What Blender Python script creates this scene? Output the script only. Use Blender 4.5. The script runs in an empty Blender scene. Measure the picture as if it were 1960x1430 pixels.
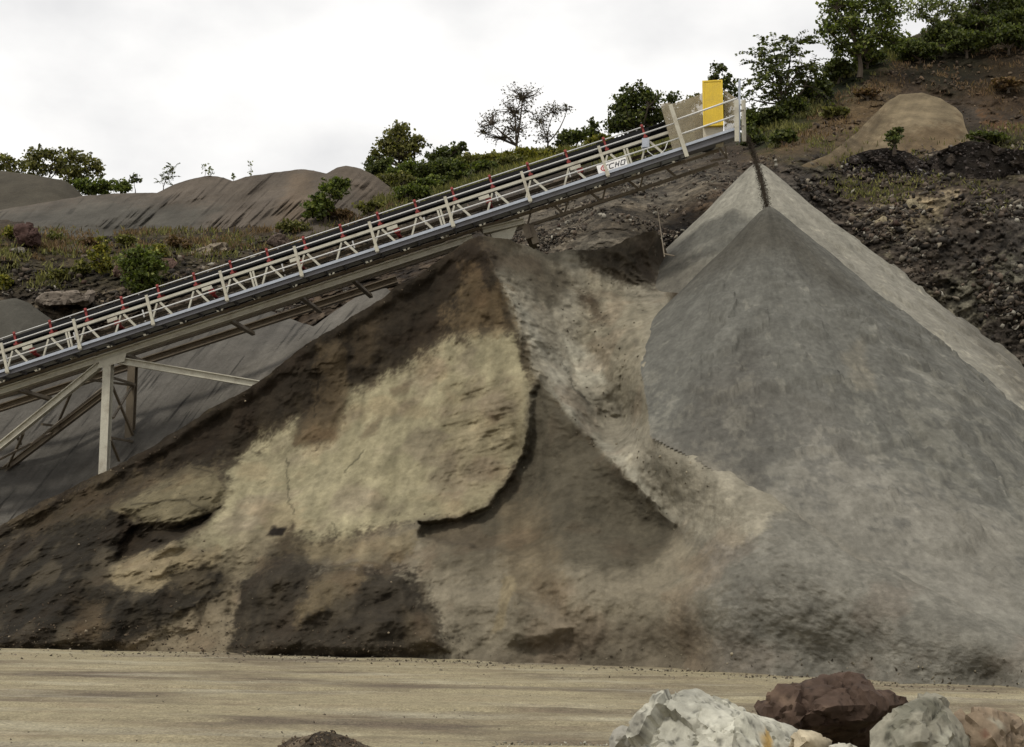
import bpy, bmesh, math, random
import numpy as np
from mathutils import Vector, Matrix

random.seed(7)
rng = np.random.default_rng(11)
scn = bpy.context.scene
COL = scn.collection

# ------------------------------------------------------------------ camera
F = 2600.0
PITCH = math.atan((1124 - 715) / F)
CP, SP = math.cos(PITCH), math.sin(PITCH)
EYE = 1.6
cam = bpy.data.cameras.new('camera')
cam.sensor_width = 36.0
cam.lens = 36.0 * F / 1960.0
cam.clip_start = 0.1
cam.clip_end = 3000
camo = bpy.data.objects.new('camera', cam)
camo.location = (0, 0, EYE)
camo.rotation_euler = (math.pi / 2 + PITCH, 0, 0)
COL.objects.link(camo)
scn.camera = camo


def P(u, v, d):
    """point at distance d along the view axis, seen at (u, v) of the 1960x1430 photograph -> world metres"""
    u = np.asarray(u, float); v = np.asarray(v, float); d = np.asarray(d, float)
    a = (u - 980.0) / F; b = (715.0 - v) / F
    return np.stack(np.broadcast_arrays(d * a, d * (CP - b * SP), EYE + d * (SP + b * CP)), -1)


def proj(p):
    p = np.asarray(p, float)
    x = p[..., 0]; y = p[..., 1]; z = p[..., 2] - EYE
    d = y * CP + z * SP
    b = (-y * SP + z * CP) / d
    return 980 + F * x / d, 715 - F * b, d


def ground_z(x, y):
    return -0.018 * np.clip(x, -40, 40)


def ground_d(u, v):
    a = (u - 980.0) / F; b = (715.0 - v) / F
    # EYE + d*(SP+b*CP) = -0.018*d*a
    return EYE / -(SP + b * CP + 0.018 * a)


# ------------------------------------------------------------------ noise
def _h(ix, iy, iz, seed):
    h = (ix * 374761393 + iy * 668265263 + iz * 2147483647 + seed * 974634777) & 0xFFFFFFFF
    h = ((h ^ (h >> 13)) * 1274126177) & 0xFFFFFFFF
    h = ((h ^ (h >> 16)) * 2246822519) & 0xFFFFFFFF
    return h ^ (h >> 15)


def _g(ix, iy, iz, fx, fy, fz, seed):
    h = _h(ix, iy, iz, seed)
    a = (h & 1023) / 1023.0 * 2 - 1
    b = ((h >> 10) & 1023) / 1023.0 * 2 - 1
    c = ((h >> 20) & 1023) / 1023.0 * 2 - 1
    return a * fx + b * fy + c * fz


def noise(p, scale=1.0, seed=0):
    q = np.asarray(p, float) * scale + 1000.0
    i = np.floor(q).astype(np.int64); f = q - i
    w = f * f * f * (f * (f * 6 - 15) + 10)
    x, y, z = i[..., 0], i[..., 1], i[..., 2]
    fx, fy, fz = f[..., 0], f[..., 1], f[..., 2]
    wx, wy, wz = w[..., 0], w[..., 1], w[..., 2]
    r = 0
    for dz in (0, 1):
        for dy in (0, 1):
            for dx in (0, 1):
                g = _g(x + dx, y + dy, z + dz, fx - dx, fy - dy, fz - dz, seed)
                r = r + g * (wx if dx else 1 - wx) * (wy if dy else 1 - wy) * (wz if dz else 1 - wz)
    return r * 1.2


def fbm(p, scale=1.0, octs=4, seed=0, gain=0.5):
    r = 0; a = 1; t = 0
    for o in range(octs):
        r = r + a * noise(p, scale * 2 ** o, seed + o * 17); t += a; a *= gain
    return r / t * 1.6


def ridged(p, scale=1.0, octs=4, seed=0):
    r = 0; a = 1; t = 0
    for o in range(octs):
        r = r + a * (1 - 2.2 * np.abs(noise(p, scale * 2 ** o, seed + o * 17))); t += a; a *= 0.5
    return r / t


def worley(p, scale=1.0, seed=0):
    q = np.asarray(p, float) * scale + 500.0
    i = np.floor(q).astype(np.int64)
    f1 = np.full(q.shape[:-1], 9.0); f2 = f1.copy(); cid = np.zeros(q.shape[:-1])
    for dx in (-1, 0, 1):
        for dy in (-1, 0, 1):
            for dz in (-1, 0, 1):
                cx, cy, cz = i[..., 0] + dx, i[..., 1] + dy, i[..., 2] + dz
                h = _h(cx, cy, cz, seed)
                px = cx + (h & 1023) / 1023.0; py = cy + ((h >> 10) & 1023) / 1023.0; pz = cz + ((h >> 20) & 1023) / 1023.0
                dd = np.sqrt((px - q[..., 0]) ** 2 + (py - q[..., 1]) ** 2 + (pz - q[..., 2]) ** 2)
                r = (_h(cx, cy, cz, seed + 91) & 4095) / 4095.0
                near = dd < f1
                f2 = np.where(near, f1, np.minimum(f2, dd))
                cid = np.where(near, r, cid)
                f1 = np.where(near, dd, f1)
    return f1, f2, cid


def facets(p, scale, seed):
    """broken planes: each cell of rock tilts its own way"""
    q = np.asarray(p, float) * scale + 500.0
    i = np.floor(q).astype(np.int64)
    f1 = np.full(q.shape[:-1], 9.0); out = np.zeros(q.shape[:-1])
    for dx in (-1, 0, 1):
        for dy in (-1, 0, 1):
            for dz in (-1, 0, 1):
                cx, cy, cz = i[..., 0] + dx, i[..., 1] + dy, i[..., 2] + dz
                h = _h(cx, cy, cz, seed)
                rx = cx + (h & 1023) / 1023.0 - q[..., 0]; ry = cy + ((h >> 10) & 1023) / 1023.0 - q[..., 1]; rz = cz + ((h >> 20) & 1023) / 1023.0 - q[..., 2]
                dd = rx * rx + ry * ry + rz * rz
                g = _g(cx, cy, cz, rx, ry, rz, seed + 55) + 0.5 * ((_h(cx, cy, cz, seed + 91) & 4095) / 4095.0 - 0.5)
                near = dd < f1
                out = np.where(near, g, out); f1 = np.where(near, dd, f1)
    return out


def sstep(a, b, x):
    t = np.clip((x - a) / (b - a), 0, 1)
    return t * t * (3 - 2 * t)


def sdpoly(U, V, poly):
    """signed distance, positive inside"""
    P_ = np.asarray(poly, float); n = len(P_)
    d2 = np.full(U.shape, 1e18); ins = np.zeros(U.shape, bool)
    for i in range(n):
        x0, y0 = P_[i]; x1, y1 = P_[(i + 1) % n]
        ex, ey = x1 - x0, y1 - y0
        t = np.clip(((U - x0) * ex + (V - y0) * ey) / (ex * ex + ey * ey + 1e-9), 0, 1)
        d2 = np.minimum(d2, (U - x0 - t * ex) ** 2 + (V - y0 - t * ey) ** 2)
        c = ((y0 > V) != (y1 > V)) & (U < ex * (V - y0) / (ey if abs(ey) > 1e-9 else 1e-9) + x0)
        ins ^= c
    d = np.sqrt(d2)
    return np.where(ins, d, -d)


def sdline(U, V, line):
    P_ = np.asarray(line, float)
    d2 = np.full(U.shape, 1e18)
    for i in range(len(P_) - 1):
        x0, y0 = P_[i]; x1, y1 = P_[i + 1]
        ex, ey = x1 - x0, y1 - y0
        t = np.clip(((U - x0) * ex + (V - y0) * ey) / (ex * ex + ey * ey + 1e-9), 0, 1)
        d2 = np.minimum(d2, (U - x0 - t * ex) ** 2 + (V - y0 - t * ey) ** 2)
    return np.sqrt(d2)


class TPS:
    def __init__(s, pts, lam=1e-4):
        p = np.asarray(pts, float); s.x = p[:, :2] / 1000.0; n = len(p)
        K = s.k(s.x, s.x) + lam * np.eye(n)
        A = np.zeros((n + 3, n + 3)); A[:n, :n] = K
        A[:n, n] = 1; A[:n, n + 1:] = s.x; A[n, :n] = 1; A[n + 1:, :n] = s.x.T
        b = np.zeros(n + 3); b[:n] = p[:, 2]
        s.w = np.linalg.solve(A, b); s.n = n

    def k(s, a, b):
        r2 = ((a[:, None, :] - b[None]) ** 2).sum(-1)
        return 0.5 * r2 * np.log(r2 + 1e-12)

    def __call__(s, U, V):
        q = np.stack([U.ravel(), V.ravel()], -1) / 1000.0
        out = np.zeros(len(q))
        for i in range(0, len(q), 40000):
            c = q[i:i + 40000]
            out[i:i + 40000] = s.k(c, s.x) @ s.w[:s.n] + s.w[s.n] + c @ s.w[s.n + 1:]
        return out.reshape(U.shape)


# ------------------------------------------------------------------ object helpers
def mesh_from(name, verts, faces, mat=None, cols=None, smooth=False):
    me = bpy.data.meshes.new(name)
    verts = np.asarray(verts, np.float32).reshape(-1, 3)
    if isinstance(faces, np.ndarray):
        nf, k = faces.shape
        me.vertices.add(len(verts)); me.vertices.foreach_set('co', verts.ravel())
        me.loops.add(nf * k); me.loops.foreach_set('vertex_index', faces.astype(np.int32).ravel())
        me.polygons.add(nf)
        me.polygons.foreach_set('loop_start', np.arange(0, nf * k, k, dtype=np.int32))
        me.polygons.foreach_set('loop_total', np.full(nf, k, np.int32))
        me.update(calc_edges=True)
    else:
        me.from_pydata([tuple(v) for v in verts.tolist()], [], faces)
    if cols is not None:
        a = me.attributes.new('albedo', 'FLOAT_COLOR', 'POINT')
        c = np.ones((len(verts), 4), np.float32); c[:, :3] = np.asarray(cols).reshape(-1, 3)
        a.data.foreach_set('color', c.ravel())
    if smooth:
        me.polygons.foreach_set('use_smooth', np.ones(len(me.polygons), bool))
    me.validate()
    if mat: me.materials.append(mat)
    return me


def link(name, me, parent=None):
    o = bpy.data.objects.new(name, me); COL.objects.link(o)
    if parent:
        o.parent = parent
        if parent.type == 'EMPTY': o.location = -parent.location     # meshes keep world coordinates
    return o


def tag(o, label=None, cat=None, group=None, kind=None):
    if label: o['label'] = label
    if cat: o['category'] = cat
    if group: o['group'] = group
    if kind: o['kind'] = kind
    return o


def empty(name, loc, label, cat, group=None):
    o = bpy.data.objects.new(name, None); o.empty_display_size = 0.3
    o.location = loc; COL.objects.link(o)
    return tag(o, label, cat, group)


class MB:
    def __init__(s): s.v = []; s.f = []

    def box8(s, c):
        b = len(s.v); s.v += [tuple(map(float, x)) for x in c]
        for f in ((0, 3, 2, 1), (4, 5, 6, 7), (0, 1, 5, 4), (1, 2, 6, 5), (2, 3, 7, 6), (3, 0, 4, 7)):
            s.f.append(tuple(b + i for i in f))

    def beam(s, p0, p1, w, h, up=(0, 0, 1)):
        p0 = np.array(p0, float); p1 = np.array(p1, float); d = p1 - p0; d /= np.linalg.norm(d)
        u = np.array(up, float); sd = np.cross(d, u); sd /= np.linalg.norm(sd); u = np.cross(sd, d)
        q = [(-w / 2, -h / 2), (w / 2, -h / 2), (w / 2, h / 2), (-w / 2, h / 2)]
        s.box8([p0 + sd * a + u * b for a, b in q] + [p1 + sd * a + u * b for a, b in q])

    def ibeam(s, p0, p1, w, h, t=0.03, up=(0, 0, 1)):
        p0 = np.array(p0, float); p1 = np.array(p1, float); d = p1 - p0; d /= np.linalg.norm(d)
        u = np.array(up, float); sd = np.cross(d, u); sd /= np.linalg.norm(sd); u = np.cross(sd, d)
        s.beam(p0 + u * (h - t) / 2, p1 + u * (h - t) / 2, w, t, u)
        s.beam(p0 - u * (h - t) / 2, p1 - u * (h - t) / 2, w, t, u)
        s.beam(p0, p1, t * 0.8, h - 2 * t, u)

    def tube(s, pts, radii, n=6, caps=True):
        pts = [np.array(p, float) for p in pts]
        if not hasattr(radii, '__len__'): radii = [radii] * len(pts)
        b = len(s.v); prev = None
        for i, p in enumerate(pts):
            d = pts[min(i + 1, len(pts) - 1)] - pts[max(i - 1, 0)]
            d = d / (np.linalg.norm(d) + 1e-9)
            if prev is None:
                a = np.cross(d, (0.3, 0.9, 0.2)); prev = a / np.linalg.norm(a)
            a = prev - d * prev.dot(d); a /= (np.linalg.norm(a) + 1e-9); prev = a
            c = np.cross(d, a)
            for k in range(n):
                t = 2 * math.pi * k / n
                s.v.append(tuple(p + radii[i] * (a * math.cos(t) + c * math.sin(t))))
        for i in range(len(pts) - 1):
            for k in range(n):
                s.f.append((b + i * n + k, b + i * n + (k + 1) % n, b + (i + 1) * n + (k + 1) % n, b + (i + 1) * n + k))
        if caps:
            s.f.append(tuple(b + k for k in reversed(range(n))))
            s.f.append(tuple(b + (len(pts) - 1) * n + k for k in range(n)))

    def build(s, name, mat, parent=None, smooth=False):
        me = mesh_from(name, s.v, s.f, mat, smooth=smooth)
        return link(name, me, parent)


# ------------------------------------------------------------------ materials
def nodes(name):
    m = bpy.data.materials.new(name); m.use_nodes = True
    nt = m.node_tree; nt.nodes.clear()
    o = nt.nodes.new('ShaderNodeOutputMaterial'); b = nt.nodes.new('ShaderNodeBsdfPrincipled')
    nt.links.new(b.outputs[0], o.inputs[0])
    return m, nt, b, o


def N(nt, typ, **kw):
    n = nt.nodes.new(typ)
    for k, v in kw.items():
        if k in n.inputs: n.inputs[k].default_value = v
        else: setattr(n, k, v)
    return n


def noise_node(nt, scale, detail=6, rough=0.6, mapping=None, rot=(0, 0, 0)):
    tc = N(nt, 'ShaderNodeTexCoord')
    src = tc.outputs['Object']
    if mapping:
        mp = N(nt, 'ShaderNodeMapping'); mp.inputs['Scale'].default_value = mapping; mp.inputs['Rotation'].default_value = rot
        nt.links.new(src, mp.inputs[0]); src = mp.outputs[0]
    n = N(nt, 'ShaderNodeTexNoise'); n.inputs['Scale'].default_value = scale
    n.inputs['Detail'].default_value = detail; n.inputs['Roughness'].default_value = rough
    nt.links.new(src, n.inputs['Vector'])
    return n


def ramp(nt, src, lo, hi, v0, v1):
    m = N(nt, 'ShaderNodeMapRange'); m.inputs[1].default_value = lo; m.inputs[2].default_value = hi
    m.inputs[3].default_value = v0; m.inputs[4].default_value = v1
    nt.links.new(src, m.inputs[0]); return m.outputs[0]


def mixc(nt, fac, a, b, mode='MIX'):
    m = N(nt, 'ShaderNodeMix'); m.data_type = 'RGBA'; m.blend_type = mode
    for inp, val in ((m.inputs[0], fac), (m.inputs[6], a), (m.inputs[7], b)):
        if isinstance(val, bpy.types.NodeSocket): nt.links.new(val, inp)
        elif hasattr(val, '__len__'): inp.default_value = tuple(val) + ((1,) if len(val) == 3 else ())
        else: inp.default_value = val
    return m.outputs[2]


def earth_mat(name, scales=((3.0, 0.78, 1.22), (18.0, 0.75, 1.25)), bump=0.35, bscale=14.0, bdist=0.06, tint=None, rough=0.95):
    """earth whose basic colour comes with the mesh (dry, damp, stained patches, some with painted shade), broken up by fine grain"""
    m, nt, b, o = nodes(name)
    at = N(nt, 'ShaderNodeAttribute', attribute_name='albedo')
    c = at.outputs['Color']
    for sc, lo, hi in scales:
        n = noise_node(nt, sc, 7, 0.65)
        v = ramp(nt, n.outputs[0], 0.3, 0.7, lo, hi)
        cc = N(nt, 'ShaderNodeCombineColor')
        for i in range(3): nt.links.new(v, cc.inputs[i])
        c = mixc(nt, 1.0, c, cc.outputs[0], 'MULTIPLY')
    if tint:
        n = noise_node(nt, 0.9, 4, 0.6)
        f = ramp(nt, n.outputs[0], 0.45, 0.7, 0, 0.5)
        t = mixc(nt, 1.0, c, tint, 'MULTIPLY')
        c = mixc(nt, f, c, t)
    nt.links.new(c, b.inputs['Base Color'])
    b.inputs['Roughness'].default_value = rough
    b.inputs['Specular IOR Level'].default_value = 0.15
    n1 = noise_node(nt, bscale, 8, 0.7); n2 = noise_node(nt, bscale * 0.22, 5, 0.6)
    ad = N(nt, 'ShaderNodeMath', operation='ADD'); nt.links.new(n1.outputs[0], ad.inputs[0]); nt.links.new(n2.outputs[0], ad.inputs[1])
    bp = N(nt, 'ShaderNodeBump'); bp.inputs['Strength'].default_value = bump; bp.inputs['Distance'].default_value = bdist
    nt.links.new(ad.outputs[0], bp.inputs['Height']); nt.links.new(bp.outputs[0], b.inputs['Normal'])
    return m


def paint_mat(name, col, dirt=(0.16, 0.12, 0.08), amount=0.5, rough=0.55, metal=0.0, scale=3.0):
    m, nt, b, o = nodes(name)
    n = noise_node(nt, scale, 8, 0.7)
    f = ramp(nt, n.outputs[0], 0.48, 0.72, 0, amount)
    n2 = noise_node(nt, scale * 9, 4, 0.6)
    g = ramp(nt, n2.outputs[0], 0.3, 0.7, 0.88, 1.08)
    cc = N(nt, 'ShaderNodeCombineColor')
    for i in range(3): nt.links.new(g, cc.inputs[i])
    c = mixc(nt, f, col, dirt); c = mixc(nt, 1.0, c, cc.outputs[0], 'MULTIPLY')
    nt.links.new(c, b.inputs['Base Color'])
    b.inputs['Roughness'].default_value = rough; b.inputs['Metallic'].default_value = metal
    b.inputs['Specular IOR Level'].default_value = 0.3
    return m


M_SAND = earth_mat('sand', scales=((1.7, 0.86, 1.14), (7.0, 0.86, 1.14), (70.0, 0.80, 1.20)), bump=0.5, bscale=14.0, bdist=0.06)
M_GREY = earth_mat('grey sand', scales=((2.2, 0.88, 1.12), (8.0, 0.88, 1.12), (60.0, 0.80, 1.20)), bump=0.5, bscale=16, bdist=0.06)
M_ROCK = earth_mat('quarry rubble', scales=((2.2, 0.65, 1.35), (9.0, 0.55, 1.45)), bump=0.9, bscale=5.0, bdist=0.14)
M_STONE = earth_mat('loose stone', scales=((3.0, 0.8, 1.2), (14.0, 0.8, 1.2)), bump=0.5, bscale=9.0, bdist=0.04, rough=0.85)
M_CREAM = paint_mat('cream paint', (0.42, 0.40, 0.325), (0.17, 0.135, 0.095), 0.6)
M_CREAM_SHADE = paint_mat('cream paint shaded', (0.15, 0.122, 0.085), (0.07, 0.05, 0.035), 0.8)  # far steel's shade put into the cream colour; the brownish stake shares it
M_RAIL = paint_mat('pale handrail paint', (0.60, 0.60, 0.58), (0.4, 0.36, 0.3), 0.3, rough=0.4)
M_GALV = paint_mat('galvanised steel', (0.36, 0.39, 0.44), (0.2, 0.2, 0.2), 0.4, rough=0.45, metal=0.25)
M_WEB = paint_mat('grey walkway web', (0.10, 0.10, 0.11), (0.07, 0.06, 0.05), 0.5)
M_BELT = paint_mat('black rubber belt', (0.008, 0.008, 0.009), (0.02, 0.018, 0.015), 0.3, rough=0.95)
M_RED = paint_mat('red idler paint', (0.20, 0.026, 0.022), (0.09, 0.03, 0.025), 0.5)
M_YEL = paint_mat('yellow guard paint', (0.66, 0.47, 0.045), (0.42, 0.30, 0.07), 0.5, rough=0.5)
M_BEIGE = paint_mat('beige steel', (0.50, 0.46, 0.36), (0.3, 0.25, 0.18), 0.4)
M_WHITE = paint_mat('white sign', (0.78, 0.77, 0.74), (0.55, 0.5, 0.45), 0.3)
M_BLACK = paint_mat('black lettering', (0.02, 0.02, 0.025), (0.03, 0.03, 0.03), 0.1)
M_LRED = paint_mat('red lettering', (0.42, 0.03, 0.03), (0.35, 0.04, 0.04), 0.1)
M_BARK = paint_mat('bark', (0.07, 0.055, 0.04), (0.03, 0.025, 0.02), 0.6, rough=0.9, scale=6)


def leaf_mat(name):
    m, nt, b, o = nodes(name)
    at = N(nt, 'ShaderNodeAttribute', attribute_name='albedo')
    nt.links.new(at.outputs['Color'], b.inputs['Base Color'])
    b.inputs['Roughness'].default_value = 0.6; b.inputs['Specular IOR Level'].default_value = 0.25
    tr = N(nt, 'ShaderNodeBsdfTranslucent')
    t2 = mixc(nt, 1.0, at.outputs['Color'], (1.1, 1.3, 0.6), 'MULTIPLY'); nt.links.new(t2, tr.inputs[0])
    mx = N(nt, 'ShaderNodeMixShader'); mx.inputs[0].default_value = 0.3
    nt.links.new(b.outputs[0], mx.inputs[1]); nt.links.new(tr.outputs[0], mx.inputs[2]); nt.links.new(mx.outputs[0], o.inputs[0])
    return m


M_LEAF = leaf_mat('foliage')


def mesh_guard_mat():
    m, nt, b, o = nodes('dusty mesh guard')
    b.inputs['Base Color'].default_value = (0.30, 0.26, 0.18, 1); b.inputs['Roughness'].default_value = 0.8
    n = noise_node(nt, 5, 6, 0.7); f = ramp(nt, n.outputs[0], 0.3, 0.7, 0.3, 0.65)
    tr = N(nt, 'ShaderNodeBsdfTransparent'); mx = N(nt, 'ShaderNodeMixShader')
    nt.links.new(f, mx.inputs[0]); nt.links.new(b.outputs[0], mx.inputs[1]); nt.links.new(tr.outputs[0], mx.inputs[2])
    nt.links.new(mx.outputs[0], o.inputs[0]); return m


M_GUARD = mesh_guard_mat()

# ------------------------------------------------------------------ relief sheets (piles and slopes)
SHEETS = {}


def paint(U, V, base, layers, world, warp=9.0, seed=3, runs=0.0):
    """patches of dry, damp and stained earth ragged borders"""
    C = np.empty(U.shape + (3,)); C[:] = base
    k1 = fbm(world, 1.6, 4, seed); k2 = fbm(world, 5.0, 3, seed + 5) + 0.8 * fbm(world, 14.0, 2, seed + 6)
    if runs: k1 = k1 + runs * fbm(world * np.array([2.6, 0.4, 0.3]), 1.0, 4, seed + 7)
    for L in layers:
        poly, col, fe = L[0], L[1], L[2]
        op = L[3] if len(L) > 3 else 1.0
        sd = sdpoly(U, V, poly) + warp * (1.6 * k1 + 1.0 * k2) * (1.0 if len(L) < 5 else L[4])
        w = (sstep(-fe, fe, sd) * op)[..., None]
        C = C * (1 - w) + np.array(col) * w
    return C


def sheet(name, mat, top, bot, ctrl, du=3.0, rows=200, disp=None, color=None, back=None, tp=1.0, top_noise=(0, 1), lam=1e-4, seed=1):
    top = np.array(top, float); bot = np.array(bot, float)
    u0, u1 = max(top[0, 0], bot[0, 0]), min(top[-1, 0], bot[-1, 0])
    u = np.arange(u0, u1 + du, du)
    vt = np.interp(u, top[:, 0], top[:, 1]); vb = np.interp(u, bot[:, 0], bot[:, 1])
    if top_noise[0]:
        q = np.stack([u, u * 0 + seed * 31.0, u * 0], -1)
        vt = vt + top_noise[0] * fbm(q, 1.0 / top_noise[1], 5, seed, 0.6)
    t = np.linspace(0, 1, rows) ** tp
    U = np.broadcast_to(u, (rows, len(u))).copy()
    V = vb[None] + (vt - vb)[None] * t[:, None]
    cl = []
    for c in ctrl:
        d = c[2] if c[2] is not None else ground_d(c[0], c[1])
        cl.append((c[0], c[1], d))
    D = TPS(cl, lam)(U, V)
    W = P(U, V, D)
    if disp is not None:
        D = D + disp(U, V, W, D)
        W = P(U, V, D)
    C = color(U, V, W, D) if color else None
    if C is not None: C = np.clip(C, 0.01, 0.9) ** 1.3
    full = W; fc = C
    if back:
        length, slope, nb = back
        rowsb = []; cb = []
        hv = fbm(W[-1], 0.8, 3, seed)
        for i in range(1, nb + 1):
            s = length * (i / nb) ** 1.5
            r = W[-1].copy(); r[:, 1] += s; r[:, 2] -= slope * s * (0.35 + 0.65 * min(1, i / nb * 1.4)) + 0.15 * hv * min(1, s)
            rowsb.append(r); cb.append(C[-1] if C is not None else None)
        full = np.concatenate([W, np.array(rowsb)], 0)
        if C is not None: fc = np.concatenate([C, np.array(cb)], 0)
    nr, nc = full.shape[:2]
    idx = np.arange(nr * nc).reshape(nr, nc)
    faces = np.stack([idx[:-1, :-1].ravel(), idx[:-1, 1:].ravel(), idx[1:, 1:].ravel(), idx[1:, :-1].ravel()], -1)
    me = mesh_from(name, full.reshape(-1, 3), faces, mat, fc.reshape(-1, 3) if fc is not None else None, smooth=True)
    o = link(name, me)
    SHEETS[name] = (W, U, V)
    return o

# ------------------------------------------------------------------ ground
def make_ground():
    xs = np.concatenate([np.linspace(-900, -40, 12)[:-1], np.linspace(-40, -13, 28)[:-1], np.linspace(-13, 13, 521)[:-1], np.linspace(13, 40, 28)[:-1], np.linspace(40, 900, 12)])
    ys = np.concatenate([np.linspace(-200, 4, 8)[:-1], np.linspace(4, 11, 15)[:-1], np.linspace(11, 32, 301)[:-1], np.linspace(32, 60, 29)[:-1], np.linspace(60, 1500, 12)])
    X, Y = np.meshgrid(xs, ys)
    Z = ground_z(X, Y)
    W = np.stack([X, Y, Z], -1)
    near = (sstep(16, 12.5, np.abs(X)) * sstep(6, 9, Y) * sstep(36, 31, Y))
    stretch = W * np.array([0.35, 1.6, 1.0])
    Z = Z + near * (0.045 * fbm(stretch, 0.7, 4, 5) + 0.012 * fbm(W, 3.5, 4, 9))
    for y0, a, b in ((16.4, 0.012, 0.3), (18.2, 0.012, 0.3), (21.0, -0.02, 1.1), (22.8, -0.02, 1.1), (14.3, 0.03, 2.0), (25.5, 0.0, 2.6)):
        yc = y0 + a * X * 3 + 0.25 * np.sin(X * 0.35 + b) + 0.15 * fbm(np.stack([X, X * 0, X * 0 + y0], -1), 0.6, 2, 3)
        q = (Y - yc) / 0.2
        Z = Z + near * (0.03 * np.exp(-(np.abs(q) - 1.6) ** 2 * 2) - 0.045 * np.exp(-q * q)) * (0.5 + fbm(W, 0.5, 2, 8))
    W[..., 2] = Z
    idx = np.arange(X.size).reshape(X.shape)
    f = np.stack([idx[:-1, :-1].ravel(), idx[:-1, 1:].ravel(), idx[1:, 1:].ravel(), idx[1:, :-1].ravel()], -1)
    m, nt, b, o = nodes('dusty quarry floor')
    base = (0.240, 0.208, 0.132)
    n1 = noise_node(nt, 1.0, 7, 0.62, mapping=(0.20, 0.42, 1), rot=(0, 0, 0.03))
    f1 = ramp(nt, n1.outputs[0], 0.47, 0.64, 0, 0.95)
    c = mixc(nt, f1, base, (0.100, 0.080, 0.058))
    n2 = noise_node(nt, 1.0, 8, 0.7, mapping=(0.55, 1.7, 1), rot=(0, 0, -0.02))
    f2 = ramp(nt, n2.outputs[0], 0.50, 0.74, 0, 0.5)
    c = mixc(nt, f2, c, (0.19, 0.14, 0.095))
    n3 = noise_node(nt, 1.0, 6, 0.6, mapping=(0.3, 0.9, 1), rot=(0, 0, 0.0))
    f3 = ramp(nt, n3.outputs[0], 0.52, 0.72, 0, 0.55)
    c = mixc(nt, f3, c, (0.36, 0.335, 0.25))
    n6 = noise_node(nt, 1.0, 4, 0.5, mapping=(0.045, 3.2, 1), rot=(0, 0, 0.05))
    f6 = ramp(nt, n6.outputs[0], 0.50, 0.66, 0, 0.22)
    c = mixc(nt, f6, c, (0.115, 0.092, 0.066))
    n4 = noise_node(nt, 30, 6, 0.75)
    g = ramp(nt, n4.outputs[0], 0.3, 0.7, 0.5, 1.5)
    n5 = noise_node(nt, 5, 6, 0.7)
    g5 = ramp(nt, n5.outputs[0], 0.3, 0.7, 0.82, 1.18)
    mu = N(nt, 'ShaderNodeMath', operation='MULTIPLY'); nt.links.new(g, mu.inputs[0]); nt.links.new(g5, mu.inputs[1])
    cc = N(nt, 'ShaderNodeCombineColor')
    for i in range(3): nt.links.new(mu.outputs[0], cc.inputs[i])
    c = mixc(nt, 1.0, c, cc.outputs[0], 'MULTIPLY')
    nt.links.new(c, b.inputs['Base Color']); b.inputs['Roughness'].default_value = 0.95; b.inputs['Specular IOR Level'].default_value = 0.15
    bp = N(nt, 'ShaderNodeBump'); bp.inputs['Strength'].default_value = 0.6; bp.inputs['Distance'].default_value = 0.03
    nt.links.new(n4.outputs[0], bp.inputs['Height']); nt.links.new(bp.outputs[0], b.inputs['Normal'])
    me = mesh_from('ground', W.reshape(-1, 3), f, m, smooth=True)
    tag(link('ground', me), kind='structure')


make_ground()

# ------------------------------------------------------------------ the two cones under the conveyor head
AA = P(1471, 395, 39.5); BA = P(1450, 312, 46.0)
TA, TB = 0.97, 0.955


def cone_h(ap, t, x, y):
    r = np.hypot(x - ap[0], y - ap[1]); R = ap[2] / t
    rr = np.sqrt(r * r + 0.09) - 0.3 * np.exp(-r)          # slightly blunted tip
    z = ap[2] - t * rr
    k = np.clip((r - 0.72 * R) / (0.45 * R), 0, 1)
    return z + 0.16 * R * t * k * k                            # the foot flattens out


def cone_ray(u, v, ap, t):
    d = np.linspace(20, ap[1] + 3, 900)
    p = P(u, v, d)
    h = cone_h(ap, t, p[:, 0], p[:, 1])
    hit = np.where(p[:, 2] < h)[0]
    return d[hit[0]] if len(hit) else None


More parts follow.
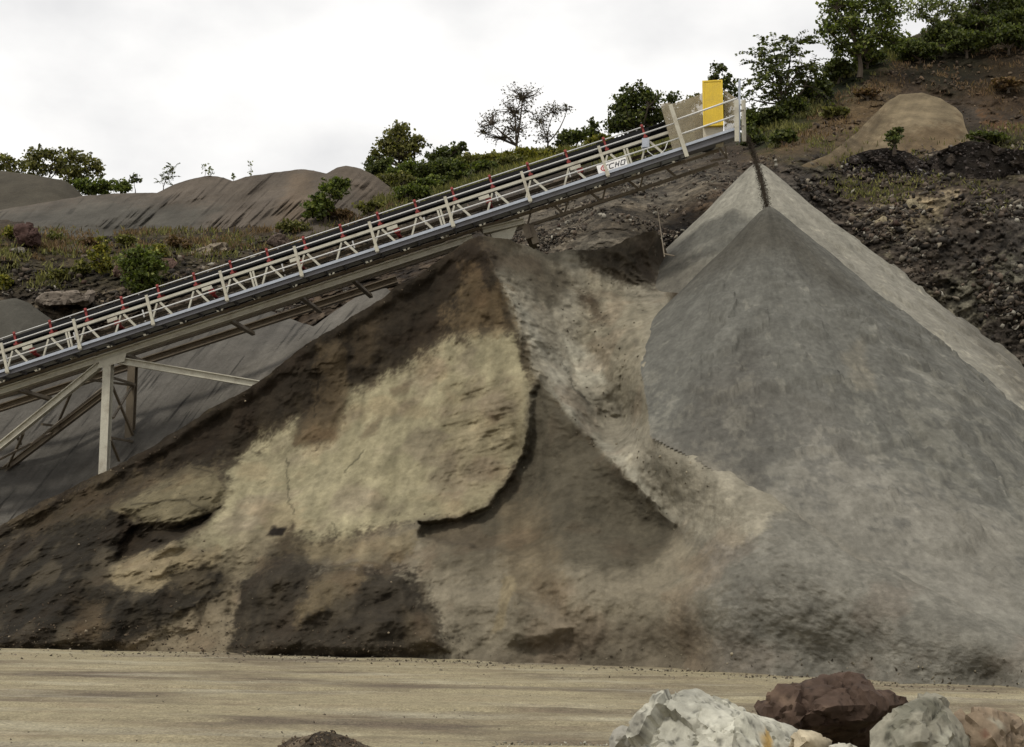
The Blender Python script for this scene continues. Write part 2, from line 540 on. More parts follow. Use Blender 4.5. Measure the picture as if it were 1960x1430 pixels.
def cone(name, ap, t, mat, rmax, na, nr, base, layers, label, seed, dispamp=1.0, cut=None):
    # more columns on the side where the old road runs
    a = np.concatenate([np.linspace(math.radians(172), math.radians(368), na)[:-1], np.linspace(math.radians(8), math.radians(172), 120)[:-1]])
    r = np.linspace(0.0, 1, nr) ** 1.08 * rmax
    R, A = np.meshgrid(r, a, indexing='ij')
    X = ap[0] + R * np.cos(A); Y = ap[1] + R * np.sin(A)
    Z = cone_h(ap, t, X, Y)
    W = np.stack([X, Y, Z], -1)
    # runs of sand down the slope, slumps and small scarps
    am = np.minimum(1, R / 2.5) * dispamp
    flow = np.stack([np.cos(A) * 9 * (0.45 + 0.05 * R), np.sin(A) * 9 * (0.45 + 0.05 * R), R * 0.28], -1)
    dz = am * (0.16 * fbm(flow, 0.55, 4, seed) + 0.22 * fbm(W, 0.33, 3, seed + 3) + 0.05 * fbm(W, 1.7, 4, seed + 8))
    sc = fbm(W * np.array([1, 1, 1.3]), 0.8, 4, seed + 21)
    dz = dz + am * 0.13 * sstep(0.12, 0.16, sc) * sstep(2, 4, R) + am * 0.05 * ridged(flow, 1.6, 3, seed + 31) + 0.03 * am * fbm(W, 5, 3, seed + 33)
    if cut is not None:
        U, V, D = proj(W)
        dz = dz * (0.05 + 0.95 * sstep(15, 130, np.abs(sdpoly(U, V, cut))))
    Z = Z + dz
    W = np.stack([X, Y, Z], -1)
    U, V, D = proj(W)
    C = paint(U, V, base, layers, W, 7, seed)
    pale = sstep(0.0, 0.17, 0.7 * fbm(flow * 1.4, 0.9, 5, seed + 40, 0.7) + 0.6 * fbm(W * np.array([1, 1, 1.8]), 1.6, 5, seed + 41, 0.7) + 0.012 * (V - 800) / 10)[..., None]
    C = C * (1.0 + 0.28 * pale * np.array([1.0, 0.96, 0.86]))
    C = C * (1 + 0.16 * fbm(W, 2.8, 4, seed + 43) + 0.22 * fbm(W, 9.0, 3, seed + 44))[..., None]
    st = fbm(flow, 1.3, 4, seed + 50)[..., None]
    C = C * (1 + 0.22 * st)
    n0, n1 = R.shape
    idx = np.arange(R.size).reshape(n0, n1)
    nx = np.roll(idx, -1, axis=1)
    f = np.stack([idx[:-1].ravel(), idx[1:].ravel(), nx[1:].ravel(), nx[:-1].ravel()], -1)
    if cut is not None:      # the loader has dug the left of the heap away: nothing left there but the other pile
        sd = sdpoly(U, V, cut) + 3 * fbm(W, 1.5, 3, 3)
        gone = ((sd > 7) & (Y < ap[1] + 1.5)).ravel()
        f = f[~gone[f].all(1)]
    C = np.clip(C, 0.01, 0.9) ** 1.3
    me = mesh_from(name, W.reshape(-1, 3), f, mat, C.reshape(-1, 3), smooth=True)
    o = link(name, me)
    tag(o, label, 'stockpile', 'sand cones under the conveyor head')
    return W, U, V


GREY = (0.168, 0.165, 0.148)
A_CUT = [(-400, 300), (1200, 300), (1268, 420), (1271, 490), (1262, 560), (1240, 640), (1234, 690), (1245, 760), (1255, 830), (1330, 870), (1400, 905), (1480, 950), (1600, 1040), (1700, 1100), (1850, 1180), (2060, 1290), (2060, 1440), (-400, 1440)]
A_layers = [
    ([(1471, 392), (1300, 480), (1240, 600), (1300, 560), (1430, 490), (1500, 480), (1600, 560), (1640, 560), (1520, 430)], (0.112, 0.106, 0.09), 30, 0.9),
    ([(1490, 760), (1480, 940), (1350, 1000), (1300, 840), (1330, 740), (1440, 650)], (0.125, 0.118, 0.105), 40, 0.55),
    ([(1500, 760), (1580, 765), (1700, 900), (1960, 1000), (1960, 1200), (1700, 1120), (1490, 960)], (0.20, 0.192, 0.172), 40, 0.7),
    ([(1610, 680), (1650, 650), (1675, 740), (1640, 750)], (0.22, 0.205, 0.17), 8, 0.6, .6),
    ([(1245, 830), (1360, 890), (1480, 950), (1600, 1040), (1700, 1100), (1960, 1240), (1960, 1320), (1200, 1320)], (0.20, 0.186, 0.158), 30, 0.75),
    ([(1280, 1040), (1400, 1060), (1440, 1140), (1300, 1180), (1240, 1110)], (0.205, 0.168, 0.12), 26, 0.6),
    ([(1150, 1190), (1260, 1180), (1330, 1250), (1180, 1290)], (0.12, 0.095, 0.068), 22, 0.7),
]
coneA = cone('sand_cone', AA, TA, M_GREY, 16.5, 900, 300, GREY, A_layers,
             'dark grey freshly heaped sand cone in front, right under the falling stream of sand', 5, cut=A_CUT)
B_layers = [
    ([(1340, 400), (1450, 310), (1560, 390), (1470, 520), (1300, 480)], (0.31, 0.30, 0.26), 30, 0.95),
    ([(1450, 300), (1560, 380), (1800, 580), (1980, 800), (1980, 900), (1800, 720), (1600, 540), (1471, 400)], (0.29, 0.278, 0.24), 18, 0.9),
]
coneB = cone('sand_cone', BA, TB, M_GREY, 19.0, 900, 240, (0.19, 0.18, 0.155), B_layers,
             'paler old grey sand cone with rounded tip, standing behind the darker fresh cone', 23, 0.8, cut=A_CUT)

# ------------------------------------------------------------------ the excavated sand pile on the left
C_top = [(-260, 1150), (0, 1008), (60, 972), (130, 938), (200, 902), (300, 850), (400, 785), (500, 728), (600, 650), (700, 592), (760, 548),
         (800, 528), (850, 492), (890, 462), (915, 451), (935, 453), (975, 460), (1010, 472), (1045, 488), (1090, 476), (1140, 480), (1200, 458), (1256, 440),
         (1274, 474), (1300, 560), (1400, 680), (1500, 800), (1600, 930), (1750, 1040), (1900, 1110), (2080, 1190)]
C_toe = [(-260, 1236), (0, 1240), (200, 1243), (500, 1250), (870, 1262), (1100, 1270), (1300, 1280), (1600, 1296), (1900, 1312), (2080, 1320)]
C_bot = [(u, v + 24) for u, v in C_toe]
cc = [(u, v + 24, float(ground_d(u, v)) - 0.45) for u, v in C_toe] + [(u, v, float(ground_d(u, v))) for u, v in C_toe]
cc += [(-260, 1150, 36.2), (0, 1010, 37), (100, 956, 37.4), (200, 905, 37.8), (300, 850, 38.2), (400, 785, 38.6), (500, 730, 38.9), (600, 650, 39.2),
       (700, 592, 39.5), (800, 528, 39.9), (850, 495, 40.1), (915, 452, 40.2)]
cc += [(945, 520, 39.2), (970, 560, 38.6), (1000, 640, 37.5), (1015, 705, 36.6), (1050, 748, 35.9), (1100, 808, 35.0), (1160, 872, 33.9), (1220, 937, 32.8), (1290, 1000, 31.5)]
cc += [(300, 900, 37.6), (400, 850, 38.0), (500, 800, 38.35), (500, 860, 37.9), (600, 730, 38.7), (600, 815, 38.0), (750, 640, 39.0), (750, 720, 38.4), (860, 560, 39.4), (880, 650, 38.5), (950, 640, 38.0)]
cc += [(750, 860, 36.2), (900, 800, 36.4), (600, 930, 35.8), (750, 1000, 33.9), (930, 960, 33.9), (500, 1000, 34.6), (330, 960, 36.0), (330, 1090, 33.4), (120, 1100, 34.0), (120, 1040, 35.6),
       (600, 1120, 32.4), (1000, 880, 34.9), (1100, 950, 32.9), (1000, 1080, 31.2), (1150, 1120, 29.6), (1350, 1150, 27.6), (850, 1120, 31.6)]
# right flank runs back into the valley beside the fresh cone
def both(u, v):
    q = [z for z in (cone_ray(u, v, AA, TA), cone_ray(u, v, BA, TB)) if z]
    return min(q) if q else None


for u, v, off in [(1271, 492, 0), (1262, 560, 0.0), (1240, 640, 0.0), (1234, 690, 0.0), (1245, 760, 0.0), (1255, 830, 0.0), (1330, 870, 0), (1400, 905, 0), (1480, 950, 0), (1600, 1040, 0), (1700, 1100, 0.0), (1780, 1143, 0), (1840, 1175, 0), (1900, 1207, 0), (1960, 1238, 0), (2040, 1280, 0), (2075, 1296, 0)]:
    d = both(u, v)
    if d and u < 1650: cc.append((u + 24, v - 15, (both(u + 24, v - 15) or d) + 0.45))
    if d: cc.append((u, v, d - (0.06 if u < 1650 else 0.22))); cc.append((u + 60, v - 40, (both(u + 60, v - 40) or d) + (1.2 if v < 800 else 1.0)))
cc += [(1000, 470, 41.2), (1045, 492, 41.6), (1140, 484, 42.0), (1200, 460, 42.3), (1260, 436, 42.5), (1130, 600, 40.2), (1110, 700, 38.6), (1180, 800, 37.2), (1060, 560, 40.2)]

SCOOP = [(1014, 752), (1034, 730), (1052, 752), (1100, 815), (1160, 878), (1222, 945), (1295, 1010), (1260, 1090), (1100, 1085), (960, 1060), (800, 1030), (800, 998), (880, 990), (930, 972), (965, 930), (1003, 868)]
SLAB = [(222, 972), (300, 925), (368, 893), (410, 903), (438, 938), (408, 985), (345, 1001), (265, 1000)]
MOUND = [(440, 1190), (455, 1110), (515, 1068), (600, 1072), (680, 1078), (785, 1082), (802, 1130), (842, 1180), (874, 1255), (700, 1280), (450, 1280)]
SMALL = [(945, 1205), (968, 1098), (1060, 1160), (1110, 1200), (1060, 1250), (960, 1250)]
TALUS = [(430, 905), (500, 850), (562, 808), (566, 850), (600, 852), (640, 836), (668, 752), (760, 716), (850, 655), (905, 640), (985, 636), (1002, 700), (1012, 745), (1003, 862), (932, 970), (880, 988), (790, 995), (700, 1015), (600, 1040), (560, 1012), (500, 1042), (420, 1062), (330, 1085), (205, 1108), (212, 1082), (330, 1042), (395, 1000), (430, 950)]
CHUTE = [(608, 660), (660, 650), (665, 750), (640, 838), (570, 850), (566, 835), (606, 770)]
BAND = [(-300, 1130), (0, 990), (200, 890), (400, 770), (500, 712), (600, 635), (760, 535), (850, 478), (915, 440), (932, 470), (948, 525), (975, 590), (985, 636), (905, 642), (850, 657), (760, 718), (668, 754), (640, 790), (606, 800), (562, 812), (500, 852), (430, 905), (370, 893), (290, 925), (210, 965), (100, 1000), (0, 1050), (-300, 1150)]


def C_disp(U, V, W, D):
    k = fbm(W, 1.1, 4, 2); k2 = fbm(W, 3.2, 4, 8)
    j = 9 * k + 5 * k2
    dd = 0 * D
    wall = sstep(-260, 0, -(V - 0) * 0 + 1)  # 1 everywhere
    low = sstep(1100, 1010, V)
    dd += (0.26 + 0.36 * sstep(1060, 1005, U)) * sstep(-1, 7 + 31 * sstep(1010, 1060, U), sdpoly(U, V, SCOOP) + 0.8 * j) * low            # loader's bite under the talus
    dd -= 0.28 * sstep(-3, 18, sdpoly(U, V, SLAB) + 1.6 * j)                        # crust slab
    dd += 0.35 * sstep(-4, 25, sdpoly(U, V, [(330, 1040), (230, 985), (200, 1090), (240, 1070)]) + j)
    dd += 0.55 * sstep(0, 14, sdpoly(U, V, [(245, 1000), (350, 1003), (425, 968), (395, 1000), (330, 1045), (240, 1085), (215, 1080)]) + j)  # hollow below it
    mound = 0.75 * sstep(-6, 46, sdpoly(U, V, MOUND) + 1.6 * j)                   # dark slumped mound
    dd -= 0.55 * sstep(-3, 40, sdpoly(U, V, SMALL) + 0.7 * j)
    dd -= 0.4 * sstep(-4, 26, sdpoly(U, V, [(20, 1250), (60, 1150), (140, 1080), (215, 1105), (330, 1150), (400, 1130), (380, 1200), (250, 1250)]) + 1.5 * j)
    bd = sdpoly(U, V, BAND)
    inb = sstep(-4, 16, bd + j)
    dd += 0.28 * inb                                                              # undercut damp band
    dd += 0.30 * inb * fbm(W * np.array([1, 1, 0.45]), 0.9, 4, 71)
    dd -= 0.26 * sstep(-8, 22, sdpoly(U, V, CHUTE) + 1.1 * j)
    ta = sstep(0, 30, sdpoly(U, V, TALUS))
    gen = 1 - 0.25 * ta
    rough = 1 - 0.45 * ta * sstep(860, 780, U)
    foot = sstep(1005, 1110, V) * sstep(1250, 1100, U) + sstep(430, 330, U) * 0.6
    dd += gen * 0.30 * (1 - 0.85 * sstep(1230, 1420, U)) * fbm(W, 0.42, 3, 31) + 0.13 * rough * k + 0.05 * rough * k2 + 0.014 * fbm(W, 9, 3, 77)
    dd -= 0.22 * np.clip(foot, 0, 1) * ridged(W, 0.4, 3, 90) + 0.10 * np.clip(foot, 0, 1) * fbm(W, 2.2, 4, 97)
    dd += 0.16 * ta * fbm(np.stack([(U * 0.86 + V * 0.5) / 46.0, (V * 0.86 - U * 0.5) / 200.0, U * 0], -1), 1.0, 4, 125)
    # ripples across the right of the talus, runnels in the flank to the right
    rp = sstep(800, 900, U) * sstep(1010, 960, U) * sstep(680, 760, V) * sstep(985, 930, V)
    dd += 0.20 * rp * fbm(np.stack([W[..., 0] * 0.5, W[..., 1] * 0.3, W[..., 2] * 2.4 - W[..., 0] * 0.5], -1), 1.2, 4, 54)
    fl = sstep(0, 30, sdpoly(U, V, [(945, 520), (1260, 440), (1250, 830), (1480, 955), (1300, 1010), (1100, 806), (1015, 705)]))
    ax = (U * 0.8 - V * 0.6) / 60.0; ay = (U * 0.6 + V * 0.8) / 260.0
    dd += fl * 0.10 * fbm(np.stack([ax, ay, ax * 0], -1), 0.9, 5, 61)
    Wf = W * np.array([1, .25, 1])
    dd -= fl * (0.14 * fbm(Wf, 1.1, 4, 66) + 0.06 * fbm(Wf, 4.5, 3, 68))
    bl = sdpoly(U, V, [(1090, 470), (1270, 425), (1275, 540), (1225, 560), (1150, 520)])
    dd -= sstep(-5, 25, bl) * 0.5 * ridged(W, 1.3, 4, 5)
    # clods along the broken crest
    cr = sstep(34, 4, V - np.interp(U[0], [p[0] for p in C_top], [p[1] for p in C_top])[None]) * sstep(930, 850, U)
    dd -= 0.25 * cr * (0.5 + ridged(W, 1.6, 3, 12))
    dd *= 1 - 0.95 * sstep(110, 20, np.abs(sdpoly(U, V, A_CUT))) * sstep(1230, 1290, U)
    edge = sstep(0, 30, V - np.interp(U[0], [p[0] for p in C_top], [p[1] for p in C_top])[None])
    toe = sstep(-20, 25, np.interp(U[0], [p[0] for p in C_toe], [p[1] for p in C_toe])[None] - V)
    # sharp lit crest between the loader's bite and the flank, small scarp down the flank
    ar = sdline(U + 2 * j, V, [(930, 480), (948, 525), (972, 562), (1002, 640), (1016, 702), (1052, 746), (1102, 806), (1162, 872), (1222, 938), (1292, 1000)])
    dd -= 0.42 * np.exp(-ar / 15.0)
    sl = sdpoly(U + j, V + j, [(1060, 590), (1085, 660), (1120, 760), (1140, 790), (1200, 800), (1190, 700), (1120, 600)])
    dd -= 0.16 * sstep(-2, 8, sl)
    lump = np.clip(sstep(1010, 1100, V) * sstep(900, 780, U) + sstep(430, 300, U) * sstep(930, 1000, V), 0, 1) * (1 - ta)
    dd -= 0.55 * lump * fbm(W, 0.5, 3, 103) + 0.16 * lump * fbm(W, 1.8, 4, 107) + 0.10 * lump * ridged(W * np.array([1, 1, .6]), 1.0, 3, 109)
    # crusts that cracked and slid a little
    fl1 = fbm(W * np.array([1, 1, 1.6]), 1.3, 4, 111)
    crust = np.clip(sstep(0, 30, bd) + sstep(0, 20, sdpoly(U, V, SLAB)) + 0.5 * fl, 0, 1)
    dd -= 0.06 * sstep(0.06, 0.10, fl1) * crust * sstep(-0.1, 0.3, fbm(W, 0.35, 2, 115)) + 0.03 * fbm(W, 5.5, 3, 113)
    return (dd * (0.3 + 0.7 * toe) - mound * (0.6 + 0.4 * toe)) * (0.25 + 0.75 * edge)


def C_col(U, V, W, D):
    L = [
        ([(400, 1280), (400, 1150), (800, 990), (1000, 1000), (1300, 1000), (1500, 980), (2100, 1200), (2100, 1340)], (0.230, 0.203, 0.155), 30, 1),
        ([(1300, 860), (1480, 930), (1900, 1130), (2120, 1230), (2120, 1360), (1400, 1360), (1340, 1200), (1360, 1060)], (0.208, 0.198, 0.174), 60, 1, 2.5),
        ([(900, 1260), (1150, 1190), (1320, 1180), (1360, 1290), (1100, 1310)], (0.145, 0.12, 0.09), 24, 0.55),
        ([(945, 520), (1000, 455), (1130, 480), (1280, 420), (1280, 560), (1250, 790), (1310, 800), (1540, 940), (1420, 1050), (1300, 1010), (1222, 940), (1100, 806), (1015, 705)], (0.285, 0.262, 0.212), 10, 1),
        ([(1120, 500), (1200, 560), (1262, 590), (1235, 690), (1258, 840), (1180, 770), (1100, 650)], (0.27, 0.242, 0.182), 24, 0.7),
        ([(975, 560), (1005, 590), (1050, 660), (1100, 700), (1080, 760), (1010, 650)], (0.33, 0.312, 0.262), 7, 0.85, .7),  # lit strip on the crest, painted as a paler colour
        ([(1075, 640), (1150, 690), (1165, 735), (1110, 735)], (0.37, 0.35, 0.29), 9, 0.9, .6),
        ([(1040, 740), (1110, 790), (1240, 930), (1290, 1000), (1220, 930), (1100, 806)], (0.33, 0.312, 0.26), 7, 0.85, .7),  # lower part of the painted lit strip along the crest
        ([(920, 445), (1050, 490), (1110, 540), (1050, 590), (1000, 545), (960, 530)], (0.125, 0.108, 0.08), 22, 0.9),
        ([(1100, 560), (1150, 565), (1165, 620), (1130, 615)], (0.09, 0.07, 0.048), 16, 0.9),
        ([(1100, 465), (1275, 420), (1278, 520), (1230, 560), (1190, 540), (1130, 510)], (0.085, 0.070, 0.052), 18, 0.9, 2.2),
        (BAND, (0.050, 0.039, 0.027), 14, 0.96, 1.6),  # damp sand, with the shade of the undercut put into the colour too
        ([(p[0], p[1] - 20) for p in TALUS], (0.17, 0.14, 0.092), 30, 0.4, 2.4),
        (TALUS, (0.33, 0.298, 0.200), 15, 0.95, 1.7),
        ([(800, 700), (905, 655), (985, 636), (1002, 700), (1012, 745), (1003, 862), (932, 970), (880, 988), (790, 995), (740, 960), (740, 800)], (0.315, 0.284, 0.190), 6, 0.9, .7),
        ([(860, 740), (1010, 720), (1000, 860), (940, 960), (860, 975), (830, 860)], (0.25, 0.21, 0.14), 26, 0.6, 2.4),
        ([(410, 1080), (470, 1000), (560, 1010), (520, 1050), (470, 1130)], (0.25, 0.215, 0.15), 20, 0.8),
        (CHUTE, (0.125, 0.095, 0.058), 12, 0.85, 1.3),
        ([(560, 850), (640, 840), (640, 815), (606, 805)], (0.17, 0.13, 0.08), 8, 0.8, .6),
        ([(900, 520), (960, 560), (985, 636), (900, 640), (860, 620)], (0.20, 0.15, 0.088), 24, 0.65, 2.6),
        ([(665, 640), (720, 620), (740, 660), (680, 720)], (0.12, 0.09, 0.055), 18, 0.5, 2.0),
        ([(745, 745), (790, 725), (780, 750), (750, 760)], (0.2, 0.165, 0.11), 5, 0.9, .4),
        ([(700, 815), (730, 800), (720, 830), (690, 840)], (0.2, 0.165, 0.11), 5, 0.8, .4),
        (SCOOP, (0.128, 0.113, 0.084), 12, 0.92, .7),
        ([(960, 960), (1020, 960), (1070, 1060), (1075, 1150), (1000, 1150), (950, 1050)], (0.185, 0.15, 0.10), 30, 0.75, 2.0),
        ([(800, 1000), (960, 1010), (950, 1100), (820, 1090)], (0.13, 0.112, 0.08), 24, 0.6),
        ([(-300, 1140), (0, 1030), (110, 990), (230, 980), (330, 1040), (205, 1085), (215, 1115), (330, 1125), (425, 1100), (440, 1150), (380, 1180), (300, 1215), (230, 1238), (-300, 1260)], (0.043, 0.036, 0.026), 16, 0.95, 2.6),  # bottom-left damp sand, shade mixed into its dark colour
        (SLAB, (0.195, 0.168, 0.108), 6, 0.95, 1.1),
        ([(240, 1005), (350, 1006), (420, 972), (395, 1003), (330, 1045), (215, 1080)], (0.05, 0.038, 0.025), 7, 0.9, .8),  # shade under the slab painted into the hollow's colour
        ([(205, 1108), (212, 1082), (330, 1042), (420, 1050), (420, 1075), (330, 1100), (290, 1130), (230, 1125)], (0.29, 0.24, 0.155), 8, 0.9, .9),
        ([(230, 1238), (330, 1195), (420, 1140), (455, 1090), (470, 1180), (500, 1235), (480, 1262), (230, 1252)], (0.24, 0.2, 0.14), 12, 0.85, 1.2),
        ([(130, 1220), (150, 1150), (200, 1160), (190, 1225)], (0.14, 0.105, 0.065), 20, 0.7, 1.6),
        ([(20, 1000), (200, 910), (420, 895), (300, 925), (200, 965), (60, 1020)], (0.12, 0.095, 0.06), 10, 0.6, 2.6),
        (MOUND, (0.054, 0.044, 0.032), 18, 0.92, 2.6),
        ([(570, 1190), (600, 1110), (680, 1080), (700, 1110), (640, 1150)], (0.20, 0.16, 0.10), 14, 0.75, 1.4),
        ([(700, 1030), (800, 1010), (800, 1070), (700, 1080), (600, 1075), (560, 1040)], (0.24, 0.2, 0.13), 12, 0.8, 1.2),
        ([(780, 1250), (770, 1160), (830, 1190), (850, 1250)], (0.12, 0.095, 0.062), 12, 0.6),
        ([(945, 1210), (966, 1100), (985, 1110), (965, 1200)], (0.27, 0.225, 0.145), 4, 0.7, .5),
        ([(510, 1025), (520, 1008), (548, 1012), (540, 1025)], (0.02, 0.015, 0.012), 4, 0.95, .3),
    ]
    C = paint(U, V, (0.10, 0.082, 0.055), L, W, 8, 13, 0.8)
    n = fbm(W, 0.9, 5, 44)[..., None]; n2 = fbm(W, 4, 4, 46)[..., None]
    calm = (1 - 0.6 * sstep(1180, 1380, U) * sstep(860, 960, V))[..., None]
    C = C * (1 + calm * (0.28 * n + 0.22 * n2))
    # streaks that ran down the slope
    s = fbm(np.stack([W[..., 0] * 3.2, W[..., 2] * 0.35, W[..., 1] * 0.35], -1), 1.0, 4, 48)[..., None]
    C = C * (1 + 0.20 * s)
    lo = (sstep(1000, 1060, V) * sstep(900, 820, U))[..., None]; sp = sstep(0.05, 0.4, fbm(W * np.array([1.4, .6, .5]), 1.0, 4, 127))[..., None] * lo
    C = C * (1 - 0.4 * sp) + 0.4 * sp * np.array([0.17, 0.142, 0.10])
    rd = sstep(0.05, 0.35, fbm(W, 0.6, 4, 49))[..., None]
    C = C * (1 + rd * np.array([0.02, -0.03, -0.05]))
    fk = sstep(0, 30, sdpoly(U, V, [(945, 520), (1260, 440), (1250, 830), (1480, 955), (1300, 1010), (1100, 806), (1015, 705)]))[..., None]
    C = C * (1 + fk * (0.28 * fbm(W * np.array([1, .25, 1]), 1.3, 4, 131) + 0.24 * fbm(W * np.array([1, .2, 1]), 6.0, 3, 133))[..., None])
    tal = sstep(-10, 40, sdpoly(U, V, TALUS))[..., None]
    tx = (U * 0.86 + V * 0.5) / 34.0; ty = (V * 0.86 - U * 0.5) / 150.0
    tn = fbm(np.stack([tx, ty, tx * 0], -1), 1.0, 5, 121, 0.6)[..., None]
    C = C * (1 + tal * 0.30 * tn * np.array([1.0, 1.0, 1.1]))
    rosy = sstep(-0.05, 0.35, fbm(W, 0.7, 4, 123))[..., None] * tal
    C = C * (1 - rosy * np.array([0.12, 0.15, 0.10]))
    # cracks and small runnels in the crust
    cr = np.full(U.shape, 1e9)
    for ln in ([(548, 870), (552, 960), (565, 985)], [(660, 905), (680, 880), (698, 862)], [(250, 965), (300, 962), (352, 956), (392, 978)], [(368, 893), (410, 905)],
               [(1075, 690), (1100, 745), (1130, 775)], [(640, 1000), (645, 1030)], [(605, 700), (608, 760), (600, 800)]):
        cr = np.minimum(cr, sdline(U + 3 * n2[..., 0] * 3, V + 6 * n[..., 0], ln))
    C = C * (1 - 0.42 * sstep(2.6, 0.6, cr))[..., None]
    lr = sstep(1180, 1380, U) * sstep(860, 960, V); pl = sstep(0.02, 0.16, fbm(W * np.array([1, .5, 1.5]), 1.5, 5, 141, 0.7))
    C = C * (1 + lr * (0.16 * pl + 0.05 * fbm(W, 2.8, 4, 143) + 0.16 * fbm(W, 9, 3, 144)))[..., None]
    C = C + (C.mean(-1, keepdims=True) - C) * 0.16
    C = C * np.array([0.985, 0.985, 0.955])
    return np.clip(C, 0.008, 0.9)


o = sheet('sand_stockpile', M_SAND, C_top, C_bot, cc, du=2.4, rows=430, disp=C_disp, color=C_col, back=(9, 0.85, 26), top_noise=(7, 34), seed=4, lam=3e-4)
tag(o, 'big excavated sand stockpile with dark damp crust and pale collapsed face', 'stockpile')

# ------------------------------------------------------------------ grey piles behind the conveyor
def grey_sheet(name, label, top, bot, ctrl, base, dirv, seed, gul=0.25, du=4, rows=120, back=(8, 0.7, 14), tn=(2, 40), layers=(), group=None, streak=0.35):
    ca, sa = dirv

    def st(U, V):
        a = (U * sa - V * ca) / 11.0; b = (U * ca + V * sa) / 190.0
        return np.stack([a, b, a * 0 + seed], -1)

    def disp(U, V, W, D):
        g = ridged(st(U, V), 0.8, 4, seed)
        e = sstep(0, 40, V - np.interp(U[0], [p[0] for p in top], [p[1] for p in top])[None])
        return (gul * 0.8 * (0.2 - g) * sstep(-0.3, 0.5, fbm(W, 0.25, 3, seed + 4)) + 0.35 * fbm(W, 0.25, 3, seed + 1) + 0.05 * fbm(W, 1.6, 3, seed + 2)) * (0.2 + 0.8 * e)

    def col(U, V, W, D):
        C = paint(U, V, base, layers, W, 8, seed)
        g = fbm(st(U, V), 1.1, 5, seed + 9, 0.65)[..., None]
        C = C * (1 + 0.3 * fbm(W, 0.5, 4, seed + 5)[..., None])
        C = C * (1 + streak * 0.6 * ridged(st(U, V), 0.7, 3, seed + 19)[..., None])
        C = C * (1 - 0.75 * streak * 2 * sstep(0.16, 0.30, g) * sstep(-0.15, 0.25, fbm(W, 0.35, 3, seed + 6))[..., None])
        return np.clip(C, 0.01, 0.9)
    o = sheet(name, M_GREY, top, bot, ctrl, du=du, rows=rows, disp=disp, color=col, back=back, top_noise=tn, seed=seed)
    tag(o, label, 'stockpile', group); return o


grey_sheet('grey_stockpile', 'smooth blue-grey stockpile with thin dark runnels, beneath the conveyor legs',
           [(-300, 690), (0, 672), (150, 660), (300, 628), (420, 596), (500, 588), (572, 616), (600, 625), (640, 596), (700, 556), (740, 552), (800, 600), (900, 690)],
           [(-300, 1150), (0, 1060), (300, 900), (600, 720), (760, 640), (900, 720)],
           [(-300, 1150, 41), (0, 1060, 41.4), (300, 900, 43.5), (600, 720, 45.0), (800, 620, 47.5), (-300, 690, 52), (0, 672, 52.0), (300, 628, 51), (500, 588, 50.5), (572, 617, 50.0), (700, 555, 48.2), (580, 635, 47.2), (450, 715, 46.4), (270, 830, 45.3), (330, 700, 48.7), (100, 800, 48), (900, 700, 48)],
           (0.125, 0.118, 0.106), (-0.62, 0.78), 31, gul=0.16, du=2.4, rows=240, layers=[([(270, 850), (450, 715), (700, 553), (740, 570), (600, 690), (300, 880)], (0.165, 0.155, 0.138), 16, 0.8)])
grey_sheet('grey_stockpile', 'small rounded grey heap at the left edge just above the conveyor',
           [(-240, 720), (-60, 590), (0, 575), (30, 571), (55, 580), (100, 612), (160, 668), (230, 740)], [(-240, 860), (230, 860)],
           [(-240, 720, 53), (30, 572, 52.5), (230, 740, 53.0), (30, 700, 49.5), (-240, 860, 53.5), (230, 860, 53.5)], (0.105, 0.1, 0.086), (-0.5, 0.86), 37, gul=0.06, rows=60, streak=0.1)
grey_sheet('spoil_ridge', 'long grey-brown spoil ridge with dark erosion gullies under the skyline',
           [(-300, 425), (0, 402), (160, 375), (225, 370), (300, 369), (335, 352), (365, 343), (400, 336), (428, 340), (446, 346), (470, 338), (520, 331), (575, 324), (600, 326), (625, 332), (645, 321), (662, 317), (690, 322), (720, 338), (745, 357), (775, 384), (820, 420), (860, 450)],
           [(-300, 480), (0, 470), (300, 490), (500, 500), (700, 500), (860, 480)],
           [(-300, 425, 72), (0, 402, 72), (160, 375, 73), (400, 337, 72), (590, 325, 71), (660, 318, 70.5), (775, 385, 70), (860, 450, 70), (0, 470, 63.5), (300, 480, 62.5), (500, 490, 61.5), (700, 490, 62), (860, 480, 67), (620, 400, 66), (450, 400, 68), (300, 420, 67.5)],
           (0.135, 0.117, 0.098), (-0.72, 0.69), 41, gul=1.4, du=2, rows=220, back=(14, 0.8, 14), streak=0.24,
           layers=[([(-300, 420), (0, 405), (200, 380), (420, 400), (300, 500), (-300, 500)], (0.108, 0.103, 0.09), 22, 0.9), ([(560, 330), (600, 330), (590, 430), (520, 440)], (0.17, 0.135, 0.10), 16, 0.6),
                   ([(640, 320), (700, 325), (775, 385), (700, 400)], (0.155, 0.13, 0.105), 14, 0.7)])
grey_sheet('spoil_heap', 'smooth dark grey heap with straight crest at the far left skyline',
           [(-300, 300), (-60, 318), (0, 326), (60, 334), (125, 345), (140, 356), (160, 377), (190, 400)], [(-300, 440), (190, 440)],
           [(-300, 300, 84), (0, 326, 82), (125, 345, 81), (190, 400, 81), (-300, 440, 75), (190, 440, 76)], (0.105, 0.095, 0.076), (-0.5, 0.86), 47, gul=0.05, rows=50, streak=0.06)

